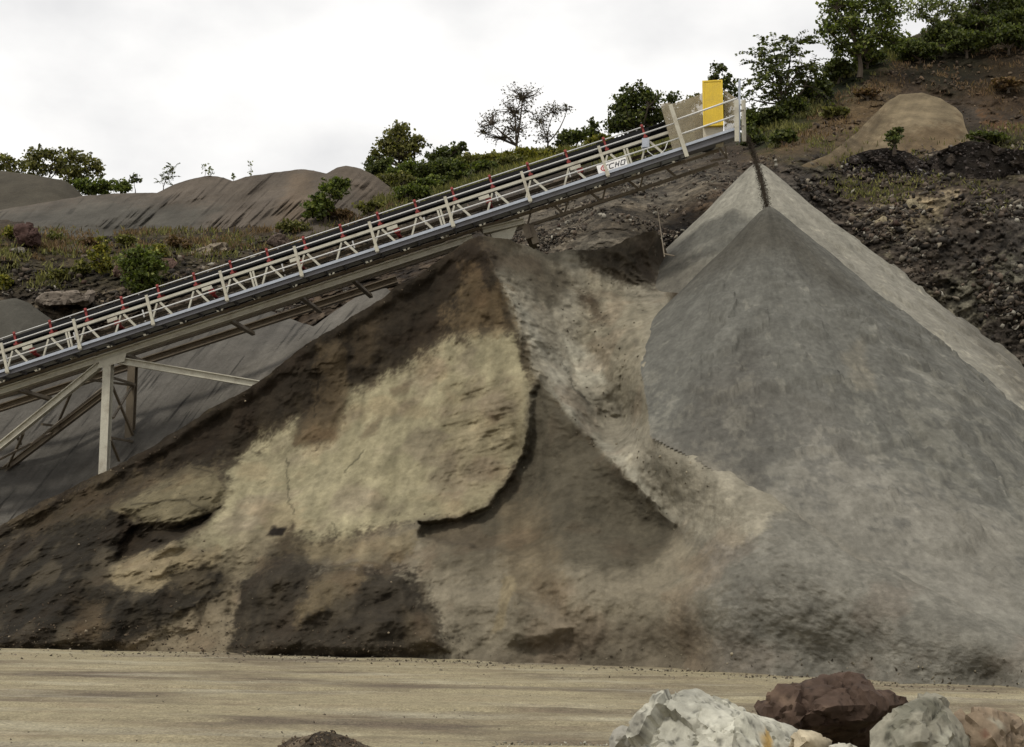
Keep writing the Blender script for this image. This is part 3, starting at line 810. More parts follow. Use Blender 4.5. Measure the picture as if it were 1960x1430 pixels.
# ------------------------------------------------------------------ the quarry slope and the hill behind
H_top = [(-400, 400), (0, 400), (300, 385), (520, 372), (640, 372), (690, 345), (760, 335), (900, 312), (1000, 300), (1080, 290), (1160, 276), (1260, 262), (1340, 258), (1400, 262), (1425, 262), (1455, 240), (1500, 212), (1560, 172), (1620, 128), (1690, 92), (1730, 78), (1800, 42), (1880, 8), (1960, -30), (2300, -190)]
H_bot = [(-400, 830), (500, 760), (900, 640), (1300, 640), (1600, 760), (1960, 1000), (2300, 1150)]
hc = [(-400, 400, 74), (0, 402, 74), (300, 385, 74), (600, 372, 74), (760, 335, 76), (900, 312, 76), (1080, 290, 75), (1260, 262, 73), (1400, 262, 70), (1500, 212, 72), (1620, 128, 75), (1800, 42, 79), (1960, -30, 83), (2300, -190, 92)]
hc += [(-400, 470, 62), (0, 455, 62), (300, 470, 61.5), (500, 470, 61), (700, 440, 61.5), (0, 540, 57.5), (300, 540, 56.5), (500, 520, 57), (0, 620, 55.0), (200, 640, 54), (450, 590, 53), (620, 575, 51.5), (800, 470, 55), (900, 400, 60)]
hc += [(-400, 830, 51), (500, 760, 49.5), (900, 640, 47.5), (1050, 480, 48), (1100, 400, 52), (1150, 340, 57), (1000, 380, 58), (1300, 640, 50), (1300, 400, 50.5), (1350, 320, 55.5), (1480, 300, 58.5), (1600, 305, 59), (1800, 300, 60.5), (1960, 290, 61.5), (2300, 280, 64),
       (1600, 400, 55), (1700, 450, 52.5), (1800, 520, 51.5), (1900, 600, 51), (1960, 660, 50.5), (1600, 760, 51), (1960, 1000, 48), (2300, 1150, 47),
       (1500, 265, 63), (1600, 230, 66.5), (1700, 180, 70), (1850, 130, 73), (1960, 100, 74), (1960, 220, 67.5), (1800, 240, 66)]
R_BAND = [(1560, 310), (2000, 290), (2000, 780), (1900, 680), (1700, 510), (1560, 390)]


def H_disp(U, V, W, D):
    rot = np.stack([W[..., 0] * 0.9 + W[..., 2] * 0.45, W[..., 1] * 0.8, (W[..., 2] * 0.9 - W[..., 0] * 0.45) * 2.1], -1)   # beds dip to the left
    lay = W * np.array([1.0, 1.0, 1.1]) + (rot - W * np.array([1.0, 1.0, 1.1])) * sstep(1380, 1500, U)[..., None]
    f1, f2, c1 = worley(lay, 0.55, 3); g1, g2, c2 = worley(lay, 1.5, 7)
    rk = sstep(300, 330, V + 14 * fbm(W, 0.3, 3, 6)) * np.maximum(sstep(430, 470, V), sstep(760, 1000, U))
    up = sstep(330, 290, V) * sstep(1420, 1470, U)
    h1, h2, c3 = worley(lay, 3.4, 27)
    d = -rk * ((0.26 * (c1 - 0.5)) * sstep(-0.1, 0.25, fbm(W, 0.2, 3, 2)) + 0.34 * (c2 - 0.5) + 0.2 * (c3 - .5) + 0.10 * fbm(W, 2.2, 3, 19))
    d *= 1 - 0.6 * sstep(850, 960, U) * sstep(1480, 1380, U)
    d += 0.5 * fbm(W, 0.18, 3, 12)
    d -= up * (0.7 * ridged(W, 0.22, 4, 15) + 0.3 * (c1 - .5) + 0.2 * (c2 - 0.5))
    edge = sstep(0, 26, V - np.interp(U[0], [p[0] for p in H_top], [p[1] for p in H_top])[None])
    return d * (0.2 + 0.8 * edge)


def H_col(U, V, W, D):
    base = (0.082, 0.066, 0.05)
    L = [
        ([(-400, 430), (0, 440), (300, 430), (520, 450), (760, 380), (800, 440), (500, 545), (300, 560), (0, 560), (-400, 560)], (0.075, 0.062, 0.038), 26, 0.85),
        ([(690, 345), (900, 305), (1260, 255), (1420, 255), (1300, 305), (1000, 330), (860, 400), (760, 420)], (0.055, 0.058, 0.02), 16, 0.9),
        ([(880, 320), (1080, 296), (1200, 280), (1080, 312), (950, 335)], (0.11, 0.095, 0.03), 12, 0.8),
        ([(1000, 380), (1180, 330), (1350, 310), (1420, 330), (1300, 400), (1270, 490), (1050, 490), (950, 440)], (0.128, 0.113, 0.09), 18, 0.9),
        ([(1430, 320), (1520, 290), (1960, 270), (2300, 260), (2300, 700), (1960, 720), (1700, 520), (1500, 370)], (0.088, 0.074, 0.06), 16, 0.95),
        ([(1430, 300), (1500, 240), (1640, 150), (1720, 130), (1700, 210), (1600, 290), (1500, 310)], (0.15, 0.115, 0.07), 18, 0.75, 2.0),
        ([(1440, 262), (1500, 215), (1620, 135), (1800, 48), (1960, -25), (2300, -190), (2300, -60), (1960, 60), (1800, 90), (1700, 125), (1600, 200), (1480, 285), (1440, 290)], (0.035, 0.042, 0.015), 14, 0.92, 1.4),
        ([(1720, 130), (1800, 90), (1960, 60), (2300, -60), (2300, 120), (1960, 180), (1800, 180)], (0.036, 0.033, 0.020), 16, 0.95, 1.6),
        ([(1850, 190), (1900, 80), (1960, 40), (2000, 60), (2000, 220), (1900, 230)], (0.08, 0.056, 0.034), 18, 0.5, 2.4),
        ([(1870, 215), (1960, 240), (1960, 262), (1900, 250)], (0.17, 0.10, 0.05), 8, 0.7),
        ([(1820, 250), (1960, 255), (1960, 290), (1840, 280)], (0.05, 0.05, 0.02), 12, 0.8),
        ([(1480, 305), (1620, 305), (1960, 320), (1960, 350), (1620, 345)], (0.085, 0.075, 0.04), 12, 0.5, 1.6),
        ([(1640, 420), (1720, 370), (1830, 370), (1800, 430), (1700, 470)], (0.21, 0.185, 0.135), 10, 0.85, 2.6),
        ([(1760, 560), (1960, 480), (1960, 560), (1850, 650), (1800, 600)], (0.185, 0.165, 0.122), 12, 0.8, 3.0),
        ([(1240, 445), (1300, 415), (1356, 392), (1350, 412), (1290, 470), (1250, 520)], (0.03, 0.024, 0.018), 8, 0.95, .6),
        ([(0, 580), (250, 555), (290, 590), (100, 620)], (0.15, 0.125, 0.09), 12, 0.6, 1.5),
    ]
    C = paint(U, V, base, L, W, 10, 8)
    rot = np.stack([W[..., 0] * 0.9 + W[..., 2] * 0.45, W[..., 1] * 0.8, (W[..., 2] * 0.9 - W[..., 0] * 0.45) * 2.1], -1)
    lay = W * np.array([1.0, 1.0, 1.1]) + (rot - W * np.array([1.0, 1.0, 1.1])) * sstep(1380, 1500, U)[..., None]
    f1, f2, c1 = worley(lay, 0.55, 3); g1, g2, c2 = worley(lay, 1.5, 7)
    rk = sstep(300, 330, V) * np.maximum(sstep(430, 470, V), sstep(760, 1000, U))
    h1, h2, c3 = worley(lay, 3.4, 27)
    k = 1 + rk * (0.4 * (c1 - 0.5) + 0.7 * (c2 - 0.5) + 0.8 * (c3 - .5)); k = k * (1 + 0.45 * fbm(W, 0.4, 4, 23) + 0.3 * fbm(W, 2.5, 3, 29))
    C = C * np.clip(k, 0.3, 2.4)[..., None]
    C = C * (1 + 0.12 * fbm(W, 0.23, 3, 33)[..., None] * np.array([1.0, 0.1, -0.9]))
    return np.clip(C, 0.012, 0.6)


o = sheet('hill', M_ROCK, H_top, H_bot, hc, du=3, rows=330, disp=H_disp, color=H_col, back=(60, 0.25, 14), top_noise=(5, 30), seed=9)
tag(o, kind='structure')


HWs = SHEETS['hill']; HD = proj(HWs[0])


def hill_d(u, v):
    k = np.argmin((HD[0] - u) ** 2 + (HD[1] - v) ** 2)
    return float(HD[2].ravel()[k])


def patch(name, label, top, bot, ctrl, mat, base, layers, seed, rough=0.1, stony=0.0, rows=70, du=3, back=(3.5, 0.9, 10), cat='heap', group=None):
    def disp(U, V, W, D):
        r = rough * fbm(W, 0.8, 4, seed) + 0.5 * rough * fbm(W, 3.5, 3, seed + 1)
        if stony:
            f1, f2, c = worley(W, 2.4, seed); r = r - stony * (c - .3)
        return r

    def col(U, V, W, D):
        C = paint(U, V, base, layers, W, 7, seed) * (1 + 0.5 * fbm(W, 0.9, 4, seed + 3) + 0.25 * fbm(np.stack([(U * .75 + V * .6) / 14, (U * .6 - V * .75) / 120, U * 0], -1), 1, 3, seed + 4))[..., None]
        if stony:
            f1, f2, c = worley(W, 2.4, seed); C = C * (0.45 + 1.3 * c ** 2)[..., None]
        return np.clip(C, .01, .7)
    o = sheet(name, mat, top, bot, ctrl, du=du, rows=rows, disp=disp, color=col, back=back, top_noise=(2.0, 20), seed=seed)
    return tag(o, label, cat, group)


patch('sand_mound', 'tan sandy mound with light runs, high on the right hillside',
      [(1530, 318), (1585, 296), (1640, 254), (1670, 222), (1700, 193), (1722, 181), (1765, 177), (1800, 188), (1830, 206), (1843, 220), (1846, 238), (1856, 262)], [(1530, 330), (1650, 325), (1760, 320), (1856, 275)],
      [(1530, 318, hill_d(1530, 318) + .15), (1530, 330, hill_d(1530, 330) + .5), (1560, 322, hill_d(1560, 322) + .1), (1600, 305, hill_d(1600, 305) - .6), (1650, 262, hill_d(1650, 262) - .8), (1585, 330, hill_d(1585, 330) + .4), (1640, 326, hill_d(1640, 326) + .3), (1700, 322, 58.6), (1760, 320, 59.0), (1856, 275, 62.5), (1700, 195, 67), (1765, 178, 67.3), (1843, 220, 65.5), (1856, 262, 63.5), (1750, 240, 63.2)],
      M_SAND, (0.225, 0.188, 0.130), [([(1500, 330), (1640, 260), (1690, 205), (1712, 235), (1640, 330)], (0.15, 0.12, 0.08), 12, 0.85, 2.2), ([(1700, 215), (1720, 200), (1650, 300), (1620, 325)], (0.24, 0.2, 0.135), 4, 0.7), ([(1735, 215), (1745, 205), (1690, 290), (1675, 310)], (0.23, 0.19, 0.13), 4, 0.6), ([(1720, 250), (1840, 235), (1850, 270), (1750, 330), (1700, 320)], (0.13, 0.095, 0.058), 16, 0.7, 2)], 61)
patch('stone_heap', 'dark stony heap in front of the tan mound, left of two',
      [(1585, 322), (1625, 300), (1665, 286), (1700, 283), (1740, 292), (1775, 312), (1790, 330)], [(1585, 345), (1790, 345)],
      [(1585, 345, hill_d(1585, 345) + .5), (1790, 345, hill_d(1790, 345) + .5), (1680, 345, hill_d(1680, 345) + .4), (1585, 322, 58), (1700, 283, 58.3), (1790, 330, 58.2)], M_ROCK, (0.052, 0.043, 0.036), [], 67, 0.1, 0.3, cat='stone heap', group='dark stone heaps')
patch('stone_heap', 'dark stony heap near the right edge below the hillside',
      [(1760, 318), (1800, 288), (1850, 270), (1885, 272), (1920, 284), (1990, 290), (2100, 330)], [(1760, 345), (2100, 345)],
      [(1760, 345, hill_d(1760, 345) + .5), (2100, 345, hill_d(2100, 345) + .5), (1900, 345, hill_d(1900, 345) + .4), (1760, 318, 58.3), (1860, 270, 58.6), (1990, 290, 58.6), (2100, 330, 58.6)], M_ROCK, (0.055, 0.046, 0.038), [], 71, 0.1, 0.3, cat='stone heap', group='dark stone heaps')
patch('dirt_heap', 'small dark heap of loose soil at the bottom of the picture on the pale floor',
      [(528, 1432), (555, 1414), (590, 1408), (612, 1400), (640, 1402), (665, 1411), (700, 1426), (730, 1440)], [(528, 1460), (730, 1460)],
      [(528, 1460, 12.2), (730, 1460, 12.2), (630, 1460, 12.0), (528, 1432, 13.3), (625, 1400, 12.8), (730, 1440, 13.0)], M_SAND, (0.125, 0.103, 0.076), [], 73, 0.10, 0.06, rows=50, du=1.5, back=(0.8, 0.35, 10))

# ------------------------------------------------------------------ conveyor
O0 = P(0, 725.5, 43.25); E0 = P(1416, 262, 41.25)
CS = (E0 - O0); CL = np.linalg.norm(CS); CS = CS / CL
CNv = np.array([-CS[1], CS[0], 0.0]); CNv /= np.linalg.norm(CNv)      # level, away from the old road
CW = np.cross(CS, -CNv); CW /= np.linalg.norm(CW)
if CW[2] < 0: CW = -CW


def K(s, n, w):
    return O0 + CS * s + CNv * n + CW * w


def solve(u, v, n):
    """position along (s) and above (w) the walkway line for a bar at lateral offset n that the photo shows at (u, v)"""
    s, w = u * 0.0172, 0.0
    for _ in range(12):
        p = proj(K(s, n, w)); ps = proj(K(s + .01, n, w)); pw = proj(K(s, n, w + .01))
        J = np.array([[(ps[0] - p[0]) / .01, (pw[0] - p[0]) / .01], [(ps[1] - p[1]) / .01, (pw[1] - p[1]) / .01]])
        ds = np.linalg.solve(J, np.array([u - p[0], v - p[1]])); s += ds[0]; w += ds[1]
    return s, w


def kbox(mb, s0, s1, n0, n1, w0, w1):
    mb.box8([K(s0, n0, w0), K(s1, n0, w0), K(s1, n1, w0), K(s0, n1, w0), K(s0, n0, w1), K(s1, n0, w1), K(s1, n1, w1), K(s0, n1, w1)])


def kbeam(mb, a, b, w, h):
    mb.beam(K(*a), K(*b), w, h, CW if abs(a[0] - b[0]) > 0.05 else CS)


NP = -0.80       # outer edge of the catwalk
NT, NF = 0.0, 1.35     # near and far truss
S0 = -6.0
conv = empty('conveyor', K(3.2, 1.2, -4), 'long cream and black stacking conveyor rising from left to right over the sand piles', 'conveyor')
s_end = solve(1415, 262, NP)[0]
s_brk = solve(1312, 294, NP)[0]
w_hand = solve(865, 377, NP)[1]; w_mid = solve(865, 407.6, NP)[1]
w_ch = solve(865, 390, NT)[1]
w_far = solve(865, 363.5, 1.5)[1]
# walkway
mb = MB(); kbox(mb, S0, s_brk, NP - 0.05, NP + 0.03, -0.075, 0.01); mb.build('walkway_edge', M_GALV, conv)
mb = MB(); kbox(mb, S0, s_brk, NP, NP + 0.02, -0.20, -0.078); kbox(mb, S0, s_brk, NP + 0.02, NP + 0.1, -0.2, -0.18)
for i in range(60):
    s = S0 + 0.3 + i * 0.6
    if s < s_brk - .1: kbox(mb, s, s + 0.04, NP + 0.025, NT - 0.06, -0.17, -0.1)
mb.build('walkway_frame', M_WEB, conv)
mb = MB(); kbox(mb, S0, s_brk, NP + 0.035, NT - 0.06, -0.095, -0.07); mb.build('walkway_grating', M_GALV, conv)
# head end: a deeper kick plate and a floor
mb = MB(); kbox(mb, s_brk + 0.02, s_end + 0.08, NP - 0.06, NP + 0.04, -0.02, 0.06); mb.build('head_walkway_edge', M_GALV, conv)
mb = MB(); kbox(mb, s_brk + 0.02, s_end + 0.05, NP + 0.0, NP + 0.03, -0.20, -0.022); kbox(mb, s_brk + 0.02, s_end + 0.05, NP + 0.03, NT - 0.1, -0.10, -0.08); mb.build('head_walkway_frame', M_WEB, conv)
# truss chords
def chord(n, mat):
    mb = MB(); kbox(mb, S0, s_end - 1.6, n - 0.045, n + 0.045, w_ch - 0.048, w_ch + 0.04); mb.build('upper_chord', mat, conv)
    mb = MB(); kbox(mb, S0, s_end - 0.6, n - 0.045, n + 0.045, -0.24, -0.15); mb.build('lower_chord', M_CREAM_SHADE, conv)
chord(NT, M_CREAM); chord(NF, M_CREAM_SHADE)
ns = [solve(u, v, NT)[0] for u, v in ((727.5, 437), (801, 413), (872.7, 390), (944.5, 366))]
pitch = (ns[3] - ns[0]) / 3
nodes_s = [ns[0] + pitch * i for i in range(-17, 9)]
for n, mat in ((NT, M_CREAM), (NF, M_CREAM_SHADE)):
    for s in nodes_s:
        if s < S0 + 1 or s > s_end - 1.75: continue
        for sg in (-1, 1):
            mb = MB(); kbeam(mb, (s + sg * 0.05, n, w_ch - 0.08), (s + sg * (pitch / 2 - 0.04), n, -0.15), 0.045, 0.055 if sg < 0 else 0.07)
            mb.build('truss_brace', mat, conv)
# frame joints: paired uprights
for u, v in ((135, 655), (488, 540), (846, 420), (1203, 304)):
    s = solve(u, v, NT)[0]
    for k in (-0.045, 0.045):
        mb = MB(); kbox(mb, s + k - 0.03, s + k + 0.03, NT - 0.075, NT - 0.048, -0.15, w_ch - 0.076); mb.build('joint_upright', M_CREAM, conv)
# handrails and posts
posts_u = [20, 162, 305, 448, 588, 731, 875, 1020, 1168]
ps_ = [solve(u, 725.5 - u * 0.3273 + 6, NP)[0] for u in posts_u]
pp = (ps_[-1] - ps_[0]) / 8
for i in range(-3, 9):
    s = ps_[0] + pp * i
    mb = MB(); kbox(mb, s - 0.043, s + 0.043, NP - 0.11, NP - 0.055, -0.19, w_hand + 0.05); kbox(mb, s - 0.06, s + 0.06, NP - 0.125, NP - 0.112, -0.16, -0.02)
    mb.build('handrail_post', M_CREAM, conv)
for w in (w_hand, w_mid):
    mb = MB(); mb.tube([K(S0, NP - 0.08 + 0.055, w), K(s_brk + 0.0, NP - 0.08 + 0.055, w)], 0.021, 8); mb.build('handrail', M_RAIL, conv, True)
# far handrail
mb = MB(); mb.tube([K(S0, 1.5, w_far), K(s_end - 2.4, 1.5, w_far)], 0.020, 8)
mb.build('far_handrail', M_RAIL, conv, True)
for i in range(-6, 15):
    s = ps_[0] + pp * 0.5 + pp * i * 1.0 + 0.15
    if S0 < s < s_end - 2.6:
        mb = MB(); kbox(mb, s - 0.02, s + 0.02, 1.53, 1.56, w_ch - 0.3, w_far - 0.01); mb.build('far_rail_post', M_RAIL, conv)
# belt: troughed carrying strand and flat return strand
def belt_strand(name, prof, th, s0, s1):
    mb = MB(); b = 0
    ss = np.linspace(s0, s1, 70); n = len(prof)
    for s in ss:
        for (a, w) in prof: mb.v.append(tuple(K(s, a, w)))
        for (a, w) in reversed(prof): mb.v.append(tuple(K(s, a, w - th)))
    m2 = 2 * n
    for i in range(len(ss) - 1):
        for k in range(m2):
            mb.f.append((i * m2 + k, i * m2 + (k + 1) % m2, (i + 1) * m2 + (k + 1) % m2, (i + 1) * m2 + k))
    mb.build(name, M_BELT, conv)
wb = solve(865, 367, 0.1)[1] - 0.26
belt_strand('belt', [(0.10, wb + 0.26), (0.16, wb + 0.24), (0.42, wb + 0.06), (0.93, wb + 0.06), (1.19, wb + 0.24), (1.25, wb + 0.26)], 0.03, S0, s_end - 0.8)
belt_strand('return_belt', [(0.12, w_ch - 0.50), (1.23, w_ch - 0.50)], 0.03, S0, s_end - 0.9)
mb = MB(); kbox(mb, S0, s_end - 2.4, 0.085, 0.10, wb + 0.02, wb + 0.23); mb.build('belt_skirt', M_BELT, conv)
# conveyed sand lying in the belt
# carrying idlers, one every half panel
ids = [solve(u, v, 0.05)[0] for u, v in ((512, 486), (1158, 275))]
ip = (ids[1] - ids[0]) / 9
for i in range(-10, 12):
    s = ids[0] + ip * i
    if s < S0 + .2 or s > s_end - 2.3: continue
    mb = MB(); kbox(mb, s - 0.06, s + 0.06, -0.04, 0.08, w_ch + 0.063, w_ch + 0.12); kbox(mb, s - 0.03, s + 0.03, 0.02, 0.075, w_ch + 0.12, wb + 0.27)
    fr = mb.build('idler_frame', M_RED, conv)
    mb = MB(); mb.tube([K(s, 0.03, wb + 0.27), K(s, 0.06, wb + 0.37)], [0.045, 0.045], 10); mb.tube([K(s + .02, 0.14, wb + 0.17), K(s + .02, 0.43, wb - 0.03)], 0.065, 10)
    mb.build('roller', M_RED, fr, True)
# return idlers with cream hanger plates under the chord
for u, v in ((51, 659), (215, 612), (396, 552), (563, 492), (750, 433), (926, 376), (1100, 316)):
    s = solve(u, v, NT - .06)[0]
    mb = MB(); kbox(mb, s - 0.17, s + 0.17, NT - 0.062, NT - 0.05, w_ch - 0.20, w_ch - 0.09)
    h = mb.build('hanger_plate', M_CREAM, conv)
    mb = MB(); kbox(mb, s + 0.02, s + 0.2, NT - 0.03, NT + 0.1, w_ch - 0.33, w_ch - 0.2); mb.tube([K(s + .1, 0.1, w_ch - 0.33), K(s + .1, 1.25, w_ch - 0.6)], 0.06, 10)
    mb.build('return_roller', M_RED, h)
# cable and pipe runs seen through the truss
mb = MB(); mb.tube([K(S0, 0.9, 0.18), K(s_end - 1.5, 0.9, 0.2)], 0.04, 8); mb.tube([K(S0, 1.1, 0.34), K(s_end - 1.5, 1.1, 0.33)], 0.03, 8); mb.build('cable_run', M_BELT, conv, True)
# support beams under the truss
def line_box(u0, v0, u1, v1, n, hpx, name, mat, s_lo=None):
    s0, w0 = solve(u0, v0, n); s1, w1 = solve(u1, v1, n)
    if s_lo is not None:
        k = (w1 - w0) / (s1 - s0); w0 = w0 + (s_lo - s0) * k; s0 = s_lo
    h = hpx * 0.0158
    mb = MB(); mb.ibeam(K(s0, n, w0), K(s1, n, w1), 0.22, h, 0.035, CW)
    return mb.build(name, mat, conv)
NB, NBF = 0.0, 2.9
line_box(0, 750, 905, 455.5, NB, 14, 'support_beam', M_CREAM, S0)
line_box(925, 443, 1003, 424, NB, 12, 'support_beam', M_CREAM)
line_box(0, 781, 760, 535, NBF, 15, 'support_beam', M_CREAM_SHADE, S0)
mb = MB(); a = solve(940, 448, NB + .02); b = solve(985, 437, NB + .02)
mb.box8([K(a[0], NB, a[1] - .24), K(b[0] - .18, NB, b[1] - .30), K(b[0] - .18, NB + .04, b[1] - .30), K(a[0], NB + .04, a[1] - .24), K(a[0], NB, a[1]), K(b[0] + .1, NB, b[1] + .03), K(b[0] + .1, NB + .04, b[1] + .03), K(a[0], NB + .04, a[1])])
mb.build('gusset_plate', M_CREAM, conv)
a = solve(1008, 440, NB + .1)
mb = MB(); kbox(mb, a[0] - .1, a[0] + .12, 0, 1.4, a[1] - .3, a[1] + .15); kbox(mb, a[0] + .05, a[0] + .25, .1, .3, a[1] - .5, a[1] + .1); mb.build('axle_bracket', M_CREAM_SHADE, conv)
for u, v in ((60, 752), (260, 686), (458, 622), (590, 578), (690, 548)):
    s, w = solve(u, v, 1.4)
    mb = MB(); kbox(mb, s - 0.06, s + 0.06, NB + 0.1, NBF - 0.1, w - 0.09, w + 0.03); mb.build('cross_member', M_CREAM_SHADE, conv)
# undercarriage
def legp(u, v, n):
    s, w = solve(u, v, n); return K(s, n, w)
top = legp(208, 694, NB); foot = legp(197, 960, NB)
mb = MB(); mb.ibeam(foot, top, 0.26, 0.26, 0.04, CNv); mb.build('leg', M_CREAM, conv)
mb = MB(); mb.ibeam(legp(-130, 960, NB - 0.0), legp(190, 700, NB), 0.2, 0.22, 0.03, CW); mb.build('diagonal_strut', M_CREAM, conv)
mb = MB(); mb.ibeam(legp(216, 688, NB), legp(505, 737, NB), 0.2, 0.22, 0.03, CW); mb.build('brace_arm', M_CREAM, conv)
mb = MB(); mb.box8([legp(185, 706, NB - .14), legp(238, 692, NB - .14), legp(238, 692, NB - .12), legp(185, 706, NB - .12), legp(190, 692, NB - .14), legp(242, 676, NB - .14), legp(242, 676, NB - .12), legp(190, 692, NB - .12)]); mb.build('gusset_plate', M_CREAM, conv)
mb = MB(); mb.ibeam(legp(243, 960, NBF), legp(255, 690, NBF), 0.26, 0.26, 0.04, CNv); mb.build('leg', M_CREAM_SHADE, conv)
mb = MB(); mb.ibeam(legp(-130, 1005, NBF), legp(215, 742, NBF), 0.2, 0.2, 0.03, CW); mb.build('diagonal_strut', M_CREAM_SHADE, conv)
def tie(a, b, w=0.07):
    mb = MB(); mb.beam(a, b, w, w); mb.build('tie_bar', M_CREAM_SHADE, conv)
for (u0, v0, n0), (u1, v1, n1) in (((212, 722, .1), (258, 736, NBF - .15)), ((212, 732, .1), (254, 832, NBF - .15)), ((212, 838, .1), (256, 846, NBF - .15)), ((212, 842, .1), (228, 882, 1.4)), ((252, 740, NBF - .15), (216, 800, .2)),
                                   ((170, 727, .1), (258, 738, NBF)), ((136, 752, .1), (110, 812, NBF)), ((80, 812, .1), (112, 816, NBF)), ((60, 850, .1), (198, 742, NBF - .2)), ((30, 830, .1), (40, 850, NBF)), ((45, 830, .1), (14, 895, NBF)), ((-10, 884, .1), (100, 828, NBF)), ((-12, 895, .1), (18, 897, NBF))):
    tie(legp(u0, v0, n0), legp(u1, v1, n1))
# head: guards, drive guard, posts, rails
hn = NT - 0.02
def poly_panel(pts, n, th, name, mat):
    mb = MB(); k = len(pts); q = [legp(u, v, n) for u, v in pts]; q2 = [p + CNv * th for p in q]
    mb.v = [tuple(p) for p in q + q2]; mb.f = [tuple(range(k)), tuple(range(2 * k - 1, k - 1, -1))] + [(i, (i + 1) % k + 0, (i + 1) % k + k, i + k) for i in range(k)]
    return mb.build(name, mat, conv)
poly_panel([(1264, 199), (1283, 196), (1305, 290), (1290, 297)], hn - .1, .015, 'mesh_guard', M_GUARD)
poly_panel([(1284, 200), (1330, 184), (1342, 284), (1306, 293)], hn + .02, .015, 'mesh_guard', M_GUARD)
poly_panel([(1330, 184), (1345, 178), (1345, 280), (1342, 284)], hn + .02, .015, 'mesh_guard', M_GUARD)
poly_panel([(1386, 172), (1412, 190), (1412, 258), (1386, 266)], hn + .02, .015, 'mesh_guard', M_GUARD)
def vbox(u0, v0, u1, v1, n0, n1, name, mat, grooves=0):
    a = legp(u0, v1, n0); b = legp(u1, v1, n0); h = legp(u0, v0, n0)[2] - a[2]
    a[2] = b[2] = min(a[2], b[2]); ex = (b - a); z = np.array([0, 0, h]); dn = CNv * (n1 - n0)
    mb = MB(); mb.box8([a, b, b + dn, a + dn, a + z, b + z, b + dn + z, a + dn + z])
    o = mb.build(name, mat, conv); return a, ex, z, dn, o
a, ex, z, dn, yg = vbox(1346, 153, 1385, 240, hn - 0.45, hn - 0.05, 'drive_guard', M_YEL)
# pressed rim and shallow ribs of the yellow guard
mb = MB(); f = -CNv * 0.018
for t0, t1, y0, y1 in ((0, 0.07, 0, 1), (0.93, 1, 0, 1), (0.07, 0.93, 0, 0.03), (0.07, 0.93, 0.97, 1)):
    q = a - CNv * 0.002; mb.box8([q + ex * t0 + z * y0 + f, q + ex * t1 + z * y0 + f, q + ex * t1 + z * y0, q + ex * t0 + z * y0, q + ex * t0 + z * y1 + f, q + ex * t1 + z * y1 + f, q + ex * t1 + z * y1, q + ex * t0 + z * y1])
for i in range(9):
    t = 0.13 + i * 0.085; q = a - CNv * 0.002; g = f * 0.45
    mb.box8([q + ex * t + z * .05 + g, q + ex * (t + .03) + z * .05 + g, q + ex * (t + .03) + z * .05, q + ex * t + z * .05, q + ex * t + z * .95 + g, q + ex * (t + .03) + z * .95 + g, q + ex * (t + .03) + z * .95, q + ex * t + z * .95])
mb.build('guard_rim', M_YEL, yg)
vbox(1346, 243, 1385, 276, hn - 0.32, hn - 0.05, 'drive_base', M_BEIGE)
mb = MB(); mb.tube([K(s_end - 0.75, 0.02, 0.62), K(s_end - 0.75, 1.33, 0.62)], 0.36, 18); mb.build('head_pulley', M_BELT, conv)
mb = MB(); mb.beam(legp(1414.5, 272, NP - .08), legp(1415.5, 154, NP - .08), 0.07, 0.07, CNv); mb.build('head_post', M_GALV, conv)
for u, n in ((1409.5, NP - .2), (1423, NP + .25)):
    mb = MB(); mb.beam(legp(u + 1, 271, n), legp(u, 192, n), 0.13, 0.05, CNv); mb.build('head_upright', M_CREAM, conv)
for v in (214, 244):
    mb = MB(); mb.beam(legp(1411, v, NP - .16), legp(1423, v - 3, NP + .2), 0.04, 0.04); mb.build('head_clip', M_CREAM_SHADE, conv)
for (u0, v0, u1, v1) in ((1290, 231, 1412, 188), (1298, 259, 1412, 220)):
    mb = MB(); mb.tube([legp(u0, v0, NP - .1), legp(u1, v1, NP - .1)], 0.028, 8); mb.build('handrail', M_RAIL, conv, True)
mb = MB(); mb.beam(legp(1315, 300, NP - .12), legp(1283, 200, NP - .12), 0.12, 0.05, CNv); mb.build('handrail_post', M_CREAM, conv)
for a_, b_ in (((1370, 272), (1392, 304)), ((1388, 280), (1391, 304)), ((1360, 308), (1392, 302))):
    mb = MB(); mb.beam(legp(a_[0], a_[1], .5), legp(b_[0], b_[1], .5), 0.06, 0.05); mb.build('belt_scraper', M_CREAM_SHADE, conv)
# electrical box and its hanging cable
vbox(1229, 264, 1243, 281, NT - 0.25, NT - 0.06, 'switch_box', M_GALV)
cp = [legp(1238, 280, -.15), legp(1240, 290, -.2), legp(1250, 298, -.2), legp(1263, 296, -.2), legp(1273, 286, -.15), legp(1278, 272, -.1)]
mb = MB(); mb.tube(cp, 0.014, 6); mb.build('cable', M_RAIL, conv, True)
